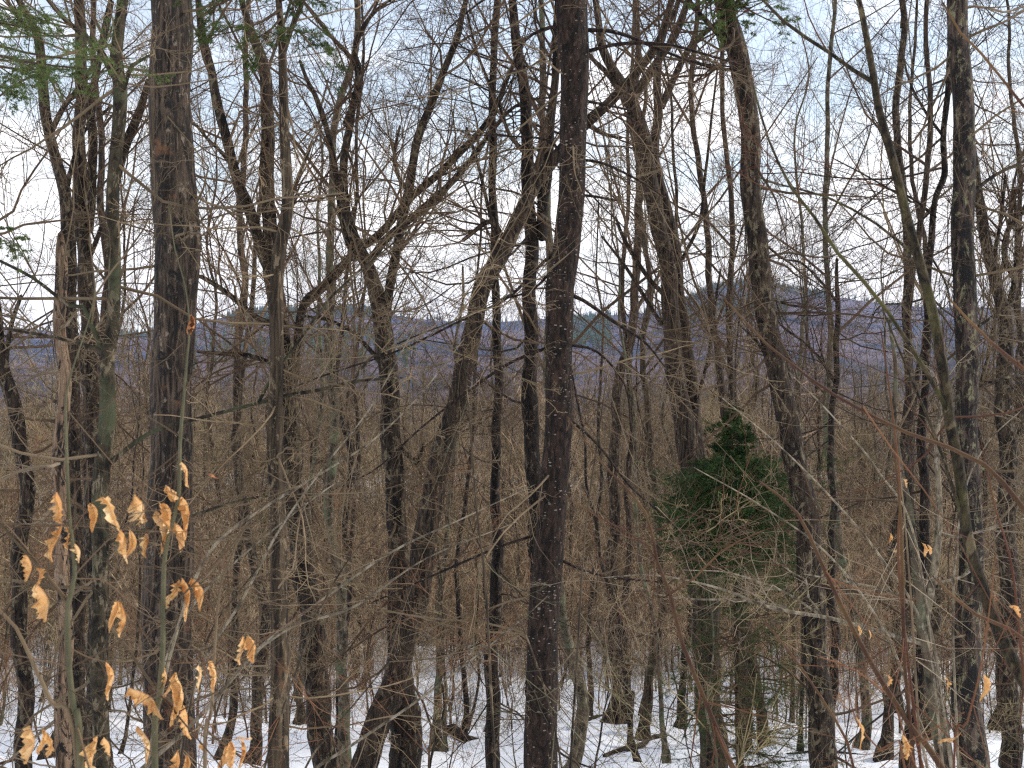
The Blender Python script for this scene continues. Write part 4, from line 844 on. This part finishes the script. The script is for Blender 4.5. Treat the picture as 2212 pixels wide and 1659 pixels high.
GH = 'small dark hemlocks among the far trees'; LH = 'small dusky green hemlock half hidden among the far bare trees'
g = np.random.default_rng(9)
hr = thing('small_hemlock', (0, 0, 0), LH, 'hemlock', GH)
zz = np.linspace(0, 1, 8)[:, None]; tp = np.array([0, 0, -.2])*(1-zz)+np.array([.1, 0, 6.0])*zz; rr_ = .06*(1-zz[:, 0])+.008
mb = MB(); mb.tubes(tp, rr_, 6); mb.build('trunk', M['mid'], hr)
wd, nn = MB(), MB()
p1, q1 = spawn(g, tp[None], rr_[None], 70, (.1, .98), (70, 95), rr=.3, n=5, wig=.08, up=-.03, absL=(.8, 1.5), rmin=.004); p1 = p1[:, :1]+(p1-p1[:, :1])*np.clip((6.3-p1[:, :1, 2:3])/5, .1, 1); wd.tubes(p1, q1, 3)
p2, q2 = spawn(g, p1, q1, 7, (.2, 1), (35, 65), (.3, .5), .6, 3, .1, -.03, rmin=.002, flat=.8); wd.tubes(p2, q2, 3); needles(g, nn, p2, 26, .05, .012); needles(g, nn, p1, 26, .05, .012)
wd.build('branches', M['tw_brown'], hr); nn.build('needles', M['needle'], hr)
scatter([hr], 26, 30, 110, (.6, 1.3), 6)

# one brush mass: undergrowth of fine twigs nobody could count
pr = [simple_tree(300+i, h, 12, 4, 3, .006+.0035*h, .6, low=.08) for i, h in enumerate((1.8, 3.4, 5.0, 6.5))]
n = 2100; d = np.sqrt(rng.uniform(22**2, 75**2, n)); px = rng.uniform(-400, 2600, n); xx = (px-CX)/F*d
mb = merge_many(pr, None, xx, d, G(xx, d)-.05, rng.uniform(.6, 1.3, n), rng.uniform(0, 6.28, n), rng.integers(0, 4, n))
tag(mb.build('undergrowth', [M['tw_brown'], M['bush_tan']]), 'fine leafless undergrowth poking through the snow between the trees', 'undergrowth', kind='stuff')

# the thicket behind: one mass of brush, instanced from the branches of the young trees that stand in front of it
def thicket(name, label, n, d0, d1, srcs, sc, seed, zoff=0.0):
    g = np.random.default_rng(seed); d = np.sqrt(g.uniform(d0**2, d1**2, n)); px = g.uniform(-420, 2640, n); x = (px-CX)/F*d
    me = bpy.data.meshes.new(name); me.from_pydata([(float(a), float(b), float(c)) for a, b, c in zip(x, d, G(x, d)+zoff)], [], [])
    o = bpy.data.objects.new(name, me); COL.objects.link(o); tag(o, label, 'thicket', kind='stuff')
    ng = bpy.data.node_groups.new(name, 'GeometryNodeTree')
    ng.interface.new_socket('Geometry', in_out='INPUT', socket_type='NodeSocketGeometry'); ng.interface.new_socket('Geometry', in_out='OUTPUT', socket_type='NodeSocketGeometry')
    gi = ng.nodes.new('NodeGroupInput'); go = ng.nodes.new('NodeGroupOutput'); ip = ng.nodes.new('GeometryNodeInstanceOnPoints'); jn = ng.nodes.new('GeometryNodeJoinGeometry')
    for q in srcs:
        oi = ng.nodes.new('GeometryNodeObjectInfo'); oi.inputs['Object'].default_value = q; oi.inputs['As Instance'].default_value = True
        ng.links.new(oi.outputs['Geometry'], jn.inputs[0])
    ri = ng.nodes.new('FunctionNodeRandomValue'); ri.data_type = 'INT'
    [k for k in ri.inputs if k.name == 'Max' and k.type == 'INT'][0].default_value = len(srcs)-1
    rs = ng.nodes.new('FunctionNodeRandomValue'); rs.data_type = 'FLOAT'; rs.inputs['Seed'].default_value = 3
    fl = [k for k in rs.inputs if k.type == 'VALUE']; fl[0].default_value = sc[0]; fl[1].default_value = sc[1]
    rr = ng.nodes.new('FunctionNodeRandomValue'); rr.data_type = 'FLOAT_VECTOR'; rr.inputs['Seed'].default_value = 5
    v_ = [k for k in rr.inputs if k.type == 'VECTOR']; v_[0].default_value = (-.12, -.12, 0); v_[1].default_value = (.12, .12, 6.283)
    ng.links.new(gi.outputs[0], ip.inputs['Points']); ng.links.new(jn.outputs[0], ip.inputs['Instance']); ip.inputs['Pick Instance'].default_value = True
    ng.links.new([k for k in ri.outputs if k.type == 'INT'][0], ip.inputs['Instance Index'])
    ng.links.new([k for k in rr.outputs if k.type == 'VECTOR'][0], ip.inputs['Rotation']); ng.links.new([k for k in rs.outputs if k.type == 'VALUE'][0], ip.inputs['Scale'])
    ng.links.new(ip.outputs[0], go.inputs[0])
    md = o.modifiers.new(name, 'NODES'); md.node_group = ng; return o
br = lambda rts: [c for r_ in rts for c in r_.children if c.name.startswith('branches')]
thicket('thicket', 'dense brown thicket of bare brush filling the middle distance', 3000, 48, 140, br(saps)+br(saps)+br(poles), (.9, 1.9), 11)
thicket('brush', 'low rusty brown brush of saplings where the snow disappears among the trees', 2300, 37, 85, br(saps), (.8, 1.5), 12)

trk = lambda rts: [c for r_ in rts for c in r_.children if c.name.startswith('trunk')]
thicket('far_trunks', 'bare upright trunks crowded together deep in the wood', 520, 58, 160, trk(talls)+trk(poles)+trk(poles), (.7, 1.3), 13, -.1)
# melt wells round the trunks, drifts between, and litter on the snow
me = GROUND.data; co = np.zeros(len(me.vertices)*3, np.float32); me.vertices.foreach_get('co', co); co = co.reshape(-1, 3)
for o in bpy.data.objects:
    if o.type == 'EMPTY' and 14 < o.location.y < 48 and o.get('category') in ('tree', 'young tree', 'dead tree', 'stump', 'spruce'):
        d2 = (co[:, 0]-o.location.x)**2+(co[:, 1]-o.location.y)**2; k = d2 < 3
        co[k, 2] -= .16*np.exp(-d2[k]/.10)-.05*np.exp(-(np.sqrt(d2[k])-.75)**2/.06)
near = (co[:, 1] > 12) & (co[:, 1] < 70)
q = co[near]; co[near, 2] += .05*np.array([mnoise.noise((a*.9, b*.9, 0)) for a, b, _ in q])+.03*np.array([mnoise.noise((a*2.6, b*2.6, 4)) for a, b, _ in q])
me.vertices.foreach_set('co', co.ravel()); me.update()
g = np.random.default_rng(77); n = 5200; d = np.sqrt(g.uniform(15**2, 52**2, n)); px = g.uniform(-300, 2500, n); x = (px-CX)/F*d
an = g.uniform(0, 6.28, n); ln = g.uniform(.03, .22, n)**1.0*g.choice([.5, 1, 2.2], n, p=[.5, .4, .1])
dx, dy = np.cos(an)*ln, np.sin(an)*ln; P3 = np.stack([np.stack([x, d, G(x, d)+.015], -1), np.stack([x+dx, d+dy, G(x+dx, d+dy)+.02+g.uniform(0, .06, n)], -1)], 1)
mb = MB(); mb.tubes(P3, np.repeat(g.uniform(.003, .008, n)[:, None], 2, 1), 3)
tag(mb.build('forest_litter', M['bush_rust']), 'bits of twig and dead leaf scattered over the snow', 'litter', kind='stuff')

# ------------------------------------------------------------------ haze
mb = MB(); x0, x1, y0, y1, z0, z1 = -3900, 3900, -30, 4700, -95, 330
mb.raw([(x, y, z) for x in (x0, x1) for y in (y0, y1) for z in (z0, z1)], [(0, 1, 3, 2), (4, 6, 7, 5), (0, 4, 5, 1), (2, 3, 7, 6), (0, 2, 6, 4), (1, 5, 7, 3)])
hm = bpy.data.materials.new('haze'); hm.use_nodes = True; ht = hm.node_tree; ht.nodes.clear()
pv = ht.nodes.new('ShaderNodeVolumePrincipled'); pv.inputs['Density'].default_value = 0.00009; pv.inputs['Color'].default_value = (.44, .60, 1, 1)
ho = ht.nodes.new('ShaderNodeOutputMaterial'); ht.links.new(pv.outputs[0], ho.inputs['Volume'])
tag(mb.build('haze', hm, smooth=False), 'thin pale blue haze lying over the valley and far hills', 'haze', kind='stuff')
